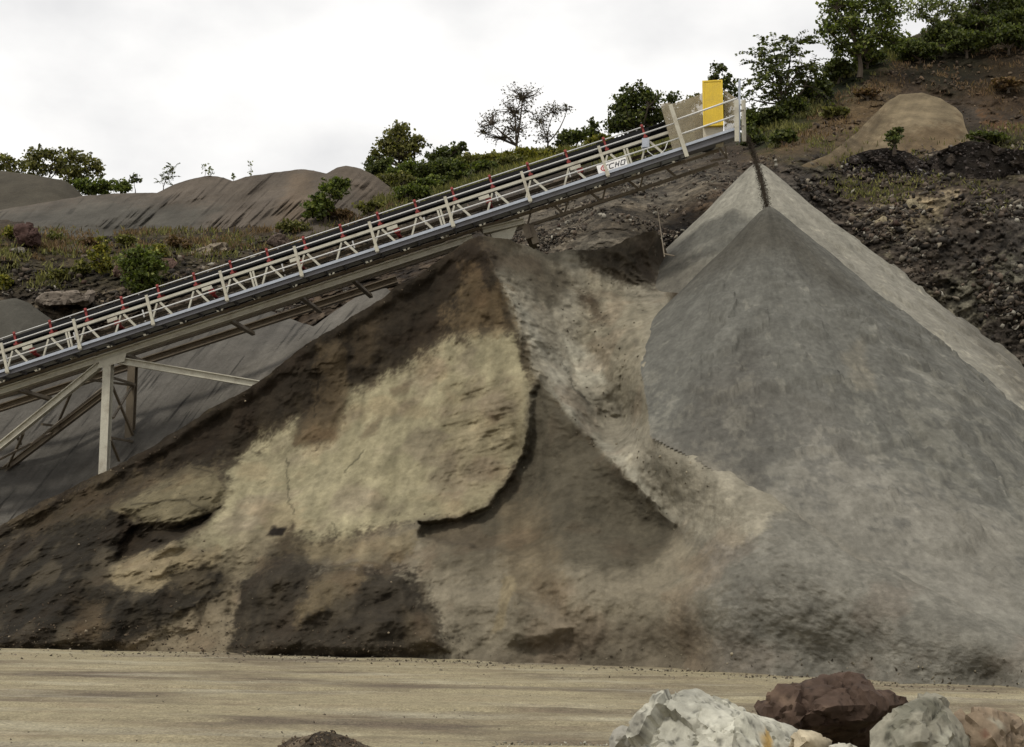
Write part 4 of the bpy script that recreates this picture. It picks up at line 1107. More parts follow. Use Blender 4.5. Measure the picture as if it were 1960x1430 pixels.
# the sign hung on the truss
sg = [legp(1146.4, 334.2, NT - .12), legp(1201.8, 316.6, NT - .12), legp(1197, 300, NT - .12), legp(1141.4, 317.8, NT - .12)]
sx = sg[1] - sg[0]; sy = sg[3] - sg[0]; sn = -CNv
mb = MB(); mb.box8([sg[0], sg[1], sg[1] - sn * .02, sg[0] - sn * .02, sg[3], sg[2], sg[2] - sn * .02, sg[3] - sn * .02])
sign = mb.build('sign_board', M_WHITE, conv)
LX = np.linalg.norm(sx)
def on_sign(x, y, lift): return sg[0] + sx * x + sy * y + sn * lift
def stroke(pts, wd, lift, mb):
    """a flat lettering stroke of width wd (in sign heights)"""
    asp = np.linalg.norm(sx) / np.linalg.norm(sy)
    for (x0, y0), (x1, y1) in zip(pts[:-1], pts[1:]):
        dx, dy = (x1 - x0) * asp, (y1 - y0); l = math.hypot(dx, dy) + 1e-6
        ox, oy = -dy / l * wd / 2 / asp, dx / l * wd / 2
        ex_, ey = dx / l * wd * .35 / asp, dy / l * wd * .35
        c = [(x0 - ex_ - ox, y0 - ey - oy), (x1 + ex_ - ox, y1 + ey - oy), (x1 + ex_ + ox, y1 + ey + oy), (x0 - ex_ + ox, y0 - ey + oy)]
        b = len(mb.v); mb.v += [tuple(on_sign(a, q, lift)) for a, q in c]; mb.f.append((b, b + 1, b + 2, b + 3))
        lift += 0.0006
mb = MB(); sh = 0.045
stroke([(.545 + sh, .74), (.43 + sh, .74), (.40 + sh * .4, .66), (.395, .34), (.42, .26), (.525, .26)], .10, .003, mb)               # C
stroke([(.59, .26), (.62 + sh, .74)], .10, .003, mb); stroke([(.595 + sh * .5, .5), (.70 + sh * .5, .5)], .10, .005, mb); stroke([(.69, .26), (.72 + sh, .74)], .10, .003, mb)   # H
stroke([(.80 + sh, .74), (.78, .30), (.80, .26), (.90, .26), (.925 + sh, .70), (.905 + sh, .74), (.80 + sh, .74)], .10, .003, mb)   # O
stroke([(.36 + sh * .6, .74), (.27, .74)], .10, .003, mb); stroke([(.31, .5), (.24, .5)], .10, .003, mb); stroke([(.335, .26), (.24, .26)], .10, .003, mb)   # E
mb.build('lettering', M_BLACK, sign)
mb = MB(); stroke([(.30, .86), (.20, .80), (.12, .56), (.14, .36), (.24, .14)], .10, .004, mb); stroke([(.245, .76), (.185, .52), (.225, .26)], .07, .004, mb); mb.build('emblem', M_LRED, sign)
# warning plates along the chord are plain

# ------------------------------------------------------------------ the sand dropping off the head
tp0 = legp(1424, 262, .2)
path = []
for t in np.linspace(0, 1, 26):
    p0 = tp0; p1 = AA + np.array([0, 0, -0.25])
    q = p0 * (1 - t) + p1 * t
    fall = (p0[2] - p1[2])
    tt = t
    q = p0 + np.array([(p1[0] - p0[0]) * tt ** 0.75, (p1[1] - p0[1]) * tt ** 0.75, -fall * tt ** 1.15])
    path.append(q)
mb = MB(); mb.tube(path, [(0.012 + 0.024 * math.sin(min(1, i / 14) * 1.5) * (0.75 + 0.5 * rng.random())) * (1 if i < 20 else 1 - (i - 20) / 9) for i in range(26)], 9)
v = np.array(mb.v); v = v + 0.05 * fbm(v, 5, 3, 3)[:, None] * np.array([1, 1, 0.3])
verts = v.tolist(); faces = list(mb.f)
for i in range(4200):
    t = rng.random() ** 0.8; q = path[min(25, int(t * 25))] + rng.normal(0, 1, 3) * np.array([0.042, 0.06, 0.14]) * (0.5 + 0.9 * t)
    r = 0.006 + 0.013 * rng.random(); b = len(verts)
    verts += [tuple(q + r * np.array(o_)) for o_ in ((1, 0, -.6), (-.6, .8, -.6), (-.6, -.8, -.6), (0, 0, 1))]
    faces += [(b, b + 1, b + 3), (b + 1, b + 2, b + 3), (b + 2, b, b + 3), (b, b + 2, b + 1)]
me = mesh_from('falling_sand', verts, faces, M_SAND, np.tile(np.array([[0.045, 0.036, 0.026]]), (len(verts), 1)))
tag(link('falling_sand', me), 'thin dark stream of sand falling from the conveyor head onto the cone', 'sand stream')
# thin stake left standing in the sand
mb = MB(); mb.tube([P(1258, 398, 41.2), P(1263, 430, 41.0), P(1272, 492, 40.4)], [0.012, 0.016, 0.02], 7); mb.tube([P(1271, 486, 40.35), P(1291, 490, 40.2)], [.02, .022], 7)
tag(mb.build('stake', M_CREAM_SHADE, None), 'thin leaning stake standing in the sand between the two piles', 'stake')

# ------------------------------------------------------------------ loose stones
def hull_rock(n=11, flat=0.75, seed=0):
    r = np.random.default_rng(seed); bm = bmesh.new()
    for _ in range(n):
        v = r.normal(0, 1, 3); v /= np.linalg.norm(v); v *= 0.7 + 0.45 * r.random()
        bm.verts.new((v[0], v[1] * 0.85, v[2] * flat))
    bmesh.ops.convex_hull(bm, input=bm.verts[:])
    loose = [v for v in bm.verts if not v.link_faces]
    bmesh.ops.delete(bm, geom=loose, context='VERTS')
    bmesh.ops.triangulate(bm, faces=bm.faces[:]); bm.verts.index_update()
    V = np.array([v.co[:] for v in bm.verts]); Fc = np.array([[v.index for v in f.verts] for f in bm.faces]); bm.free()
    return V, Fc


ROCKS = [hull_rock(7 + i % 3, 0.38 + 0.05 * i, 100 + i) for i in range(9)]


def rot_rand(r, tilt):
    a, b, c = r.normal(0, tilt), r.normal(0, tilt), r.random() * 6.28
    return np.array(Matrix.Rotation(a, 3, 'X') @ Matrix.Rotation(b, 3, 'Y') @ Matrix.Rotation(c, 3, 'Z'))


def stones(name, pts, sizes, cols, seed, tilt=0.5, basis=None):
    r = np.random.default_rng(seed); V = []; Fs = []; C = []; n = 0
    for p, s, c in zip(pts, sizes, cols):
        v, f = ROCKS[r.integers(len(ROCKS))]
        m = rot_rand(r, tilt)
        q = v * s * (0.75 + 0.6 * r.random(3))
        q = q @ m.T
        if basis is not None: q = q @ basis
        V.append(q + p); Fs.append(f + n); n += len(v); C.append(np.tile(c, (len(v), 1)))
    me = mesh_from(name, np.concatenate(V), np.concatenate(Fs), M_STONE, np.concatenate(C))
    o = link(name, me); tag(o, kind='stuff'); return o


W, U, V = SHEETS['hill']
HU, HV = U.ravel(), V.ravel(); HW = W.reshape(-1, 3)


def hill_points(n, poly, seed, clump=None):
    r = np.random.default_rng(seed)
    sd = sdpoly(HU[::1], HV[::1], poly)
    w = (sd > 0).astype(float)
    if clump is not None: w = w * np.clip(0.15 + 1.6 * fbm(HW, clump, 3, seed), 0.02, 3)
    idx = r.choice(len(HU), n, p=w / w.sum())
    return HW[idx] + r.normal(0, 0.05, (n, 3)), idx


def rock_cols(n, r, pal, w):
    c = np.array(pal)[r.choice(len(pal), n, p=np.array(w) / sum(w))]
    return c * (0.6 + 0.8 * r.random((n, 1)))


PAL = [(0.05, 0.042, 0.034), (0.085, 0.066, 0.05), (0.03, 0.026, 0.022), (0.15, 0.13, 0.10), (0.065, 0.042, 0.032), (0.22, 0.205, 0.17)]
r = np.random.default_rng(3)
REG_R = [(1480, 300), (1960, 275), (2060, 290), (2060, 780), (1960, 690), (1700, 500), (1560, 385)]
p, _ = hill_points(7500, REG_R, 5, 0.5)
dip = np.array(Matrix.Rotation(math.radians(-24), 3, 'Y'))
sz = 0.04 + 0.21 * r.random(7500) ** 3.2
stones('rubble', p, sz, rock_cols(7500, r, PAL, (5, 4, 4, 1.8, .4, .7)), 7, 0.35, dip.T)
REG_M = [(900, 420), (1000, 385), (1180, 325), (1420, 285), (1500, 300), (1480, 330), (1340, 410), (1270, 500), (1050, 500), (960, 470)]
p, _ = hill_points(5200, REG_M, 6, 0.6)
stones('rubble', p, 0.03 + 0.13 * r.random(5200) ** 3.5, rock_cols(5200, r, PAL, (5, 4, 3, 2.4, .4, .8)), 8, 0.6)
REG_L = [(-40, 450), (300, 455), (520, 460), (740, 400), (920, 350), (960, 420), (620, 600), (560, 640), (300, 640), (-40, 660)]
p, _ = hill_points(6200, REG_L, 9, 0.5)
stones('rubble', p, 0.04 + 0.20 * r.random(6200) ** 3.5, rock_cols(6200, r, PAL, (5, 4, 4, 1.3, .8, .3)), 9, 0.3)
REG_H = [(1500, 290), (1650, 160), (1740, 120), (1960, 60), (2040, 60), (2040, 270), (1860, 270), (1840, 210), (1720, 175), (1600, 290)]
p, _ = hill_points(1300, REG_H, 10, 0.5)
stones('rubble', p, 0.04 + 0.16 * r.random(1300) ** 3, rock_cols(1300, r, [(0.10, 0.075, 0.05), (0.06, 0.045, 0.033), (0.16, 0.11, 0.07)], (3, 3, 1)), 10, 0.5)
co = SHEETS['dirt_heap'][0].reshape(-1, 3); vv = SHEETS['dirt_heap'][2].ravel()
idx = r.choice(len(co), 900)
stones('clods', co[idx], 0.006 + 0.03 * r.random(900) ** 3, rock_cols(900, r, [(0.07, 0.05, 0.033), (0.11, 0.085, 0.055), (0.045, 0.034, 0.024)], (3, 3, 2)), 41, 0.8)
for nm, k in (('stone_heap', 1), ('stone_heap.001', 2)):
    ob = bpy.data.objects.get(nm)
    if not ob: continue
    co = np.empty(len(ob.data.vertices) * 3, np.float32); ob.data.vertices.foreach_get('co', co); co = co.reshape(-1, 3)
    co = co[:-900]
    idx = r.choice(len(co), 700)
    stones('gravel', co[idx], 0.03 + 0.12 * r.random(700) ** 2.5, rock_cols(700, r, [(0.03, 0.025, 0.023), (0.055, 0.045, 0.04), (0.13, 0.12, 0.115)], (4, 3, 1)), 20 + k, 0.7)
# pebbles and clods on the floor
n = 3600
x = r.uniform(-9, 9, n); y = 11.5 + 19 * r.random(n) ** 1.5
keep = np.abs(x) < y * 0.42
x, y = x[keep], y[keep]; n = len(x)
s = 0.004 + 0.018 * r.random(n) ** 5
pts = np.stack([x, y, ground_z(x, y) + s * 0.3], -1)
stones('gravel', pts, s, rock_cols(n, r, [(0.12, 0.10, 0.075), (0.2, 0.18, 0.13), (0.3, 0.27, 0.2), (0.09, 0.075, 0.055)], (3, 3, 2, 1)), 31, 0.6)
n = 3200
x = r.uniform(0.1, 4.0, n) + r.normal(0, .4, n); y = r.uniform(12.2, 14.6, n)
s = 0.008 + 0.022 * r.random(n) ** 3
stones('gravel', np.stack([x, y, ground_z(x, y) + s * .3], -1), s, rock_cols(n, r, [(0.16, 0.15, 0.12), (0.26, 0.25, 0.2), (0.36, 0.34, 0.28), (0.08, 0.07, 0.05)], (3, 3, 2, 2)), 32, 0.6)
n = 2600
u_ = r.uniform(-60, 2020, n); v_ = np.interp(u_, [q[0] for q in C_toe], [q[1] for q in C_toe]) + 2 + np.abs(r.normal(0, 7, n))
gp = P(u_, v_, ground_d(u_, v_)); gp[:, 2] = ground_z(gp[:, 0], gp[:, 1])
stones('clods', gp, 0.01 + 0.045 * r.random(n) ** 4, rock_cols(n, r, [(0.06, 0.05, 0.036), (0.12, 0.10, 0.075), (0.2, 0.175, 0.13)], (3, 3, 2)), 42, 0.7)
# crumbs along the foot of the piles and on the bitten-off sand
Wc, Uc, Vc = SHEETS['sand_stockpile']
wgt = np.ones(Uc.shape); toe_v = np.interp(Uc, [q[0] for q in C_toe], [q[1] for q in C_toe])
wgt = 1.0 * sstep(60, 5, np.abs(toe_v - Vc - 8)) * (0.2 + 1.0 * (Uc < 900)) + 0.10 * sstep(0, 30, sdpoly(Uc, Vc, MOUND)) + 0.10 * (Uc < 420) * (Vc > 940) + \
    0.3 * sstep(0, 20, sdpoly(Uc, Vc, [(960, 540), (1250, 480), (1250, 820), (1400, 920), (1300, 990), (1100, 780)])) + 0.45 * sstep(0, 20, sdpoly(Uc, Vc, [(1090, 520), (1180, 560), (1250, 700), (1250, 820), (1150, 740), (1070, 600)])) + 0.5 * sstep(0, 12, sdpoly(Uc, Vc, [(1100, 465), (1270, 425), (1270, 520), (1180, 540)])) + 0.5 * sstep(30, 4, Vc - np.interp(Uc, [q[0] for q in C_top], [q[1] for q in C_top])) * (Uc < 900)
wgt = (wgt + 0.5 * np.exp(-sdline(Uc, Vc - 8, [(1005, 868), (932, 978), (880, 996), (795, 1002)]) / 10.0) + 0.4 * np.exp(-sdline(Uc, Vc - 10, [(1052, 750), (1102, 812), (1162, 880), (1222, 946), (1290, 1008)]) / 8.0)) * (toe_v - Vc > 0)
idx = r.choice(Uc.size, 5200, p=(wgt / wgt.sum()).ravel())
s = 0.010 + 0.045 * r.random(5200) ** 4
dark = ((Uc.ravel()[idx] < 900)[:, None])
cl = np.where(dark, rock_cols(5200, r, [(0.04, 0.03, 0.02), (0.08, 0.06, 0.04), (0.16, 0.13, 0.09)], (4, 3, 1)), rock_cols(5200, r, [(0.16, 0.14, 0.10), (0.06, 0.05, 0.035), (0.24, 0.21, 0.15)], (3, 3, 1)))
stones('clods', Wc.reshape(-1, 3)[idx], s, cl, 33, 0.8)


# ------------------------------------------------------------------ boulders
def boulder(name, label, pts, d0, depth, col, seed, cat='boulder', amp=0.05, cells=4.0, vein=None, cuts=5, group=None, faceted=0.5):
    """pts: outline corners with their own offset towards (+) or away from the eye, in metres"""
    bm = bmesh.new()
    for u, v, o in pts:
        bm.verts.new(Vector(P(u, v, d0 - o)))
    cu = np.mean([q[0] for q in pts]); cv = np.mean([q[1] for q in pts])
    for u, v, o in pts:     # rounded back
        bm.verts.new(Vector(P(cu + (u - cu) * 0.85, cv + (v - cv) * 0.92 + 4, d0 + depth * (0.6 + 0.4 * ((u * 7 + v * 3) % 10) / 10))))
    bmesh.ops.convex_hull(bm, input=bm.verts[:])
    bmesh.ops.delete(bm, geom=[v for v in bm.verts if not v.link_faces], context='VERTS')
    bmesh.ops.triangulate(bm, faces=bm.faces[:])
    for it in range(cuts):
        ln = 0.55 / 2 ** it
        es = [e for e in bm.edges if e.calc_length() > ln]
        if es: bmesh.ops.subdivide_edges(bm, edges=es, cuts=1, use_grid_fill=True)
        bmesh.ops.triangulate(bm, faces=[f for f in bm.faces if len(f.verts) > 3])
    bm.normal_update(); bm.verts.index_update()
    co = np.array([v.co[:] for v in bm.verts]); no = np.array([v.normal[:] for v in bm.verts])
    fc = np.array([[v.index for v in f.verts] for f in bm.faces]); bm.free()
    f1, f2, cid = worley(co + 0.06 * fbm(co, 6, 3, seed)[:, None], cells, seed); g1, g2, c2 = worley(co, cells * 2.7, seed + 5)
    h = amp * (1.7 * facets(co, cells * 0.6, seed + 31) + 0.3 * facets(co, cells * 2.0, seed + 33) + faceted * (cid - 0.5) * 0.5 + 0.5 * fbm(co, 2.6, 5, seed + 2, 0.55) - 0.25 + 0.5 * ridged(co, 2.4, 4, seed + 4)) - amp * 0.5 * sstep(0.07, 0.0, f2 - f1)
    h = h + 0.012 * ridged(co, 9, 3, seed + 7)
    co2 = co + no * h[:, None]
    C = np.array(col)[None] * (1 + 0.35 * fbm(co, 3, 5, seed + 11)[:, None] + 0.25 * fbm(co, 14, 3, seed + 12)[:, None])
    if vein:
        for vc, sc, lo, hi, sd_ in vein:
            w = sstep(lo, hi, fbm(co, sc, 4, seed + sd_))[:, None]; C = C * (1 - w) + np.array(vc) * w
    sp = sstep(0.30, 0.42, fbm(co, 22, 3, seed + 20))[:, None]
    C = C * (1 - 0.55 * sp)
    me = mesh_from(name, co2, fc, M_STONE, np.clip(C, .01, .8), smooth=True)
    me.set_sharp_from_angle(angle=math.radians(38))
    return tag(link(name, me), label, cat, group)


boulder('boulder', 'large whitish boulder with black specks and grey right face, left of the brown one',
        [(1246, 1362, .1), (1260, 1350, .1), (1298, 1345, .05), (1322, 1338, -.05), (1345, 1344, -.05), (1378, 1347, -.1), (1408, 1360, .05), (1414, 1368, .32), (1400, 1440, .62), (1404, 1400, .55),
         (1470, 1382, -.05), (1520, 1405, -.15), (1530, 1450, -.1), (1236, 1400, .2), (1205, 1425, .2), (1195, 1470, .3), (1540, 1500, .1), (1300, 1400, .32), (1390, 1500, .5), (1240, 1500, .4)],
        9.4, 0.8, (0.37, 0.36, 0.30), 3, amp=0.05, vein=[((0.21, 0.2, 0.165), 3.2, 0.12, 0.35, 1), ((0.45, 0.44, 0.36), 2.2, 0.1, 0.3, 2), ((0.4, 0.27, 0.1), 2.0, 0.30, 0.42, 3)])
boulder('boulder', 'big reddish brown boulder with overhanging right end, between the pale boulders',
        [(1446, 1352, 0), (1485, 1322, .1), (1490, 1313, .1), (1545, 1312, .05), (1606, 1306, 0), (1636, 1313, 0), (1655, 1332, -.05), (1710, 1330, -.1), (1735, 1345, -.2), (1660, 1352, .25), (1560, 1360, .4),
         (1600, 1352, .35), (1470, 1375, .2), (1505, 1392, .3), (1545, 1400, .3), (1600, 1385, .25), (1640, 1380, .1), (1660, 1430, -.4), (1500, 1440, -.1), (1600, 1440, -.3)],
        10.3, 0.7, (0.062, 0.041, 0.03), 14, amp=0.075, cells=3.0, vein=[((0.05, 0.03, 0.022), 2.5, 0.1, 0.4, 1), ((0.12, 0.082, 0.058), 3.0, 0.2, 0.4, 2)])
boulder('boulder', 'grey-green streaked boulder with a blunt peak, right of the brown boulder',
        [(1663, 1398, .1), (1690, 1378, .15), (1730, 1358, .1), (1762, 1340, .0), (1790, 1335, 0), (1806, 1345, -.05), (1815, 1362, -.05), (1838, 1388, -.1), (1850, 1430, -.1), (1668, 1440, .3), (1760, 1420, .4), (1820, 1440, .3), (1660, 1500, .3), (1840, 1500, .3), (1765, 1370, .25)],
        9.2, 0.6, (0.21, 0.198, 0.155), 27, amp=0.035, vein=[((0.135, 0.13, 0.10), 3.2, 0.1, 0.35, 1), ((0.31, 0.30, 0.24), 3.2, 0.2, 0.4, 2)])
boulder('boulder', 'rounded pinkish tan boulder at the right edge in the foreground',
        [(1826, 1388, 0), (1845, 1366, .1), (1872, 1360, .1), (1900, 1368, .05), (1940, 1376, 0), (1962, 1400, -.1), (1990, 1440, -.1), (1830, 1440, .2), (1900, 1410, .3), (1960, 1500, .2), (1830, 1500, .2)],
        9.5, 0.5, (0.19, 0.145, 0.10), 35, amp=0.05, cells=5, vein=[((0.27, 0.25, 0.19), 3.0, 0.15, 0.35, 1), ((0.12, 0.06, 0.04), 3.5, 0.2, 0.4, 2)])
boulder('rock', 'small grey stone on the floor, just left of the whitish boulder',
        [(1176, 1400, 0), (1192, 1394, 0), (1206, 1398, 0), (1211, 1415, 0), (1204, 1440, .05), (1172, 1440, .05), (1170, 1416, .0), (1190, 1412, .1)], 9.8, 0.14, (0.22, 0.21, 0.18), 44, 'rock', amp=0.02, cells=9, cuts=5)
boulder('rock', 'small pale wedge of stone in front of the brown boulder, beside the whitish one',
        [(1516, 1412, 0), (1530, 1396, 0), (1560, 1404, 0), (1588, 1420, -.05), (1580, 1445, 0), (1512, 1445, .1), (1545, 1418, .1)], 9.1, 0.2, (0.36, 0.31, 0.22), 45, 'rock', amp=0.02, cells=7)
boulder('rock', 'small whitish chip of stone at the bottom edge below the brown boulder',
        [(1588, 1428, 0), (1610, 1421, 0), (1632, 1424, 0), (1640, 1445, 0), (1585, 1445, 0), (1612, 1436, .06)], 9.0, 0.14, (0.42, 0.40, 0.33), 46, 'rock', amp=0.015, cells=8)
# stones lying on the left bench
boulder('boulder', 'dark red-brown boulder on the weedy bench at the far left',
        [(30, 452, 0), (36, 438, .2), (55, 433, .2), (74, 440, .2), (84, 452, 0), (82, 468, .2), (60, 472, .4), (32, 464, .2), (58, 450, .5)], 61.2, 1.2, (0.062, 0.036, 0.03), 51, amp=0.16, cells=1.5, cuts=4)
boulder('slab', 'pale tilted slab of rock below the red-brown boulder on the bench',
        [(0, 492, 0), (14, 480, .2), (46, 473, .2), (50, 480, .2), (30, 494, .4), (4, 500, .3)], 59.8, 0.8, (0.17, 0.155, 0.13), 52, 'rock slab', amp=0.08, cells=2, cuts=4)
boulder('slab', 'long pale flat slab lying at the foot of the spoil ridge',
        [(347, 490, .1), (352, 483, .1), (405, 470, .1), (432, 468, .0), (436, 477, .1), (420, 488, .3), (358, 497, .3)], 60.2, 1.0, (0.21, 0.175, 0.13), 53, 'rock slab', amp=0.06, cells=2, cuts=4)
boulder('boulder', 'small reddish boulder between the two yellow-green bushes on the bench',
        [(214, 518, 0), (222, 505, .1), (234, 507, .1), (240, 520, .1), (230, 527, .2), (216, 526, .2)], 56.6, 0.5, (0.10, 0.065, 0.05), 54, amp=0.08, cells=2, cuts=4)
boulder('boulder', 'reddish brown flat boulder right of the bushes, above the conveyor rail',
        [(300, 512, 0), (310, 496, .1), (332, 492, .1), (342, 502, .1), (330, 513, .2)], 57.5, 0.6, (0.11, 0.07, 0.055), 55, amp=0.08, cells=2, cuts=4)
boulder('boulder', 'brown boulder under the spoil ridge close to the conveyor rail',
        [(508, 466, 0), (520, 452, .1), (545, 449, .1), (556, 462, .1), (530, 474, .2)], 58.5, 0.6, (0.10, 0.075, 0.06), 56, amp=0.1, cells=2, cuts=4)
boulder('slab', 'flat layered rock ledge above the small grey heap on the left slope',
        [(70, 575, 0), (85, 562, .3), (150, 556, .3), (175, 562, .2), (168, 574, .4), (90, 586, .5)], 55.2, 1.4, (0.15, 0.125, 0.10), 57, 'rock ledge', amp=0.1, cells=1.4, cuts=4)
boulder('slab', 'broken cream slab on the dark rock slope at the right',
        [(1672, 425, .1), (1690, 412, .2), (1712, 420, .2), (1705, 436, .3), (1684, 438, .3)], 53.6, 0.5, (0.26, 0.22, 0.145), 58, 'rock slab', amp=0.07, cells=2.5, cuts=4)
boulder('slab', 'larger cream slab with cracks, upper of two on the dark rock slope',
        [(1722, 402, .1), (1742, 386, .2), (1775, 388, .2), (1780, 400, .2), (1750, 415, .4)], 54.6, 0.5, (0.24, 0.205, 0.135), 59, 'rock slab', amp=0.09, cells=2.5, cuts=4)

# ------------------------------------------------------------------ plants
LEAFC = {
    'dark': ((0.061, 0.074, 0.019), (0.115, 0.128, 0.030), (0.034, 0.043, 0.014)),
    'mid': ((0.088, 0.111, 0.024), (0.162, 0.182, 0.038), (0.043, 0.054, 0.015)),
    'olive': ((0.115, 0.112, 0.032), (0.182, 0.169, 0.047), (0.061, 0.061, 0.020)),
    'yellow': ((0.162, 0.155, 0.027), (0.257, 0.223, 0.034), (0.081, 0.088, 0.020)),
    'pale': ((0.149, 0.169, 0.061), (0.216, 0.230, 0.095), (0.081, 0.095, 0.034)),
    'bare': ((0.074, 0.061, 0.038), (0.108, 0.095, 0.047), (0.047, 0.038, 0.027)),
    'rust': ((0.135, 0.081, 0.041), (0.176, 0.115, 0.054), (0.081, 0.054, 0.027)),
}


def leaves(centres, dirs, size, r, pal, lum=None):
    n = len(centres)
    d = dirs / (np.linalg.norm(dirs, axis=1, keepdims=True) + 1e-9)
    a = np.cross(d, r.normal(0, 1, (n, 3))); a /= (np.linalg.norm(a, axis=1, keepdims=True) + 1e-9)
    L = size * (0.6 + 0.8 * r.random((n, 1))); Wd = L * (0.28 + 0.16 * r.random((n, 1)))
    nrm = np.cross(d, a)
    v0 = centres - d * L * 0.5; v2 = centres + d * L * 0.5
    v1 = centres + a * Wd + nrm * Wd * 0.25; v3 = centres - a * Wd + nrm * Wd * 0.25
    V = np.stack([v0, v1, v2, v3], 1).reshape(-1, 3)
    Fq = np.arange(n * 4).reshape(n, 4)
    pal = np.array(pal); c = pal[r.choice(3, n, p=(.5, .25, .25))] * (0.7 + 0.6 * r.random((n, 1)))
    if lum is not None: c = c * lum[:, None]
    return V, Fq, np.repeat(c, 4, 0)


def curve_pts(a, b, r, sag=0.0, wob=0.08, n=5):
    a = np.array(a, float); b = np.array(b, float); L = np.linalg.norm(b - a)
    o = r.normal(0, wob * L, 3); out = []
    for t in np.linspace(0, 1, n):
        out.append(a * (1 - t) + b * t + o * math.sin(math.pi * t) + np.array([0, 0, -sag * L * t * t]))
    return out


def tree(name, label, cat, base, blobs, d, size, nleaf, pal, seed, style='leaf', clumps=14, trunk_r=0.1, group=None, spread=0.24, twig=1.0, stems=1):
    """trunk and limbs reaching into several clumpy masses of leaves; blobs are (u, v, ru, rv) at about distance d"""
    r = np.random.default_rng(seed)
    m = d / F
    bp = P(base[0], base[1], d); bp[2] -= 0.25
    root = empty(name, bp, label, cat, group)
    mb = MB(); cents = []; allc = []; alld = []
    area = np.array([b[2] * b[3] for b in blobs], float)
    bc = [P(b[0], b[1] + 0.25 * b[3], d + r.normal(0, 0.35) * b[2] * m) for b in blobs]
    fork = bp * 0.55 + np.mean(bc, 0) * 0.45; fork[0] = bp[0] * 0.7 + fork[0] * 0.3
    if stems > 0:
        for sidx in range(stems):
            off = np.array([r.normal(0, .5) * (sidx > 0), r.normal(0, .3) * (sidx > 0), 0]) * trunk_r * 6
            mb.tube(curve_pts(bp + off, fork + off, r, 0, 0.04), np.linspace(trunk_r, trunk_r * 0.6, 5), 7)
    for k, b in enumerate(blobs):
        c = bc[k]; rx, rz = b[2] * m, b[3] * m; ry = rx * 0.9
        mb.tube(curve_pts(fork, c, r, 0, 0.07), np.linspace(trunk_r * 0.55, trunk_r * 0.22, 5), 6)
        nc = max(4, int(clumps * (0.5 + 1.0 * area[k] / area.mean())))
        nl = int(nleaf * (0.72 if style == 'leaf' else 1.0) * area[k] / area.sum() / nc) + 1
        for j in range(nc):
            q = r.normal(0, 1, 3); q /= np.linalg.norm(q); q *= r.random() ** 0.42 if j % 6 else 1.05 + 0.3 * r.random()
            cc_ = P(b[0], b[1], d) + np.array([q[0] * rx, q[1] * ry, q[2] * rz]) * 0.92
            if twig > 0: mb.tube(curve_pts(c, cc_, r, 0, 0.10, 4), np.linspace(trunk_r * 0.2, trunk_r * 0.06, 4) * twig, 4, False)
            out = cc_ - c + np.array([0, 0, 0.2]); out /= np.linalg.norm(out)
            sg = spread * (rx + rz) * 0.5
            lum = 0.75 + 0.5 * r.random()
            if style == 'frond':
                for _ in range(max(1, nl // 13)):
                    dr = out + r.normal(0, 0.7, 3); dr[2] *= 0.6; dr /= np.linalg.norm(dr); Lf = size * 5.5 * (0.7 + 0.6 * r.random())
                    st = cc_ + r.normal(0, sg * 0.5, 3)
                    sd_ = np.cross(dr, (0, 0, 1)); sd_ /= np.linalg.norm(sd_) + 1e-9
                    for t in np.linspace(0.15, 1, 7):
                        pp_ = st + dr * Lf * t + np.array([0, 0, -0.35 * Lf * t * t])
                        for sgn in (-1, 1):
                            dd = sd_ * sgn + dr * 0.5 + np.array([0, 0, -0.35]); dd /= np.linalg.norm(dd)
                            allc.append(pp_ + dd * size * 0.5); alld.append(dd); cents.append(lum)
                    mb.tube([st, st + dr * Lf * .5 + np.array([0, 0, -.09 * Lf]), st + dr * Lf + np.array([0, 0, -.35 * Lf])], [0.012, 0.009, 0.005], 3, False)
            else:
                m_ = nl if j % 6 else max(3, nl // 4)
                pts_ = cc_ + r.normal(0, 1 if j % 6 else .6, (m_, 3)) * np.array([sg, sg, sg * 0.62])
                for pp_ in pts_:
                    dd = r.normal(0, 1, 3) + out * 0.8; dd[2] -= 0.25
                    allc.append(pp_); alld.append(dd); cents.append(lum)
                if twig > 0.9 and style != 'bush':
                    for _ in range(3):
                        e = pts_[r.integers(len(pts_))]; mb.tube([cc_, e], [trunk_r * 0.07, trunk_r * 0.03], 3, False)
    mb.build('trunk', M_BARK, root)
    V, Fq, C = leaves(np.array(allc), np.array(alld), size * (0.88 if style == 'leaf' else 0.92), r, LEAFC[pal], np.array(cents))
    link('crown', mesh_from('crown', V, Fq, M_LEAF, C), root)
    return root


SK = 'trees along the skyline'
# far left skyline
tree('tree', 'flat-topped tree rising behind the far left heap, cut by the picture edge', 'tree', (5, 375), [(-15, 312, 22, 20), (12, 305, 20, 16), (30, 325, 22, 18)], 88, 0.24, 1500, 'olive', 201, group=SK, clumps=12)
tree('tree', 'wide flat-crowned tree rising behind the straight-crested heap', 'tree', (88, 375), [(60, 305, 26, 18), (98, 295, 26, 16), (118, 318, 28, 20), (75, 328, 30, 14)], 87, 0.24, 3000, 'olive', 202, group=SK, clumps=14)
tree('tree', 'tree with a crown reaching far right, rightmost of the far left group', 'tree', (150, 380), [(146, 302, 24, 20), (168, 320, 26, 20), (190, 326, 16, 10), (140, 335, 26, 16)], 86, 0.24, 2400, 'olive', 203, group=SK, clumps=13)
tree('shrub', 'bright green low shrub mass right beside the straight-crested heap', 'shrub', (175, 385), [(165, 358, 26, 16), (195, 360, 26, 14), (150, 350, 14, 10)], 84, 0.22, 2200, 'mid', 204, clumps=12, style='bush')
tree('shrub', 'rounded green shrub on the ridge saddle, under the lone sapling', 'shrub', (230, 374), [(228, 354, 18, 14), (240, 362, 14, 9)], 83, 0.17, 1000, 'mid', 205, clumps=10, style='bush')
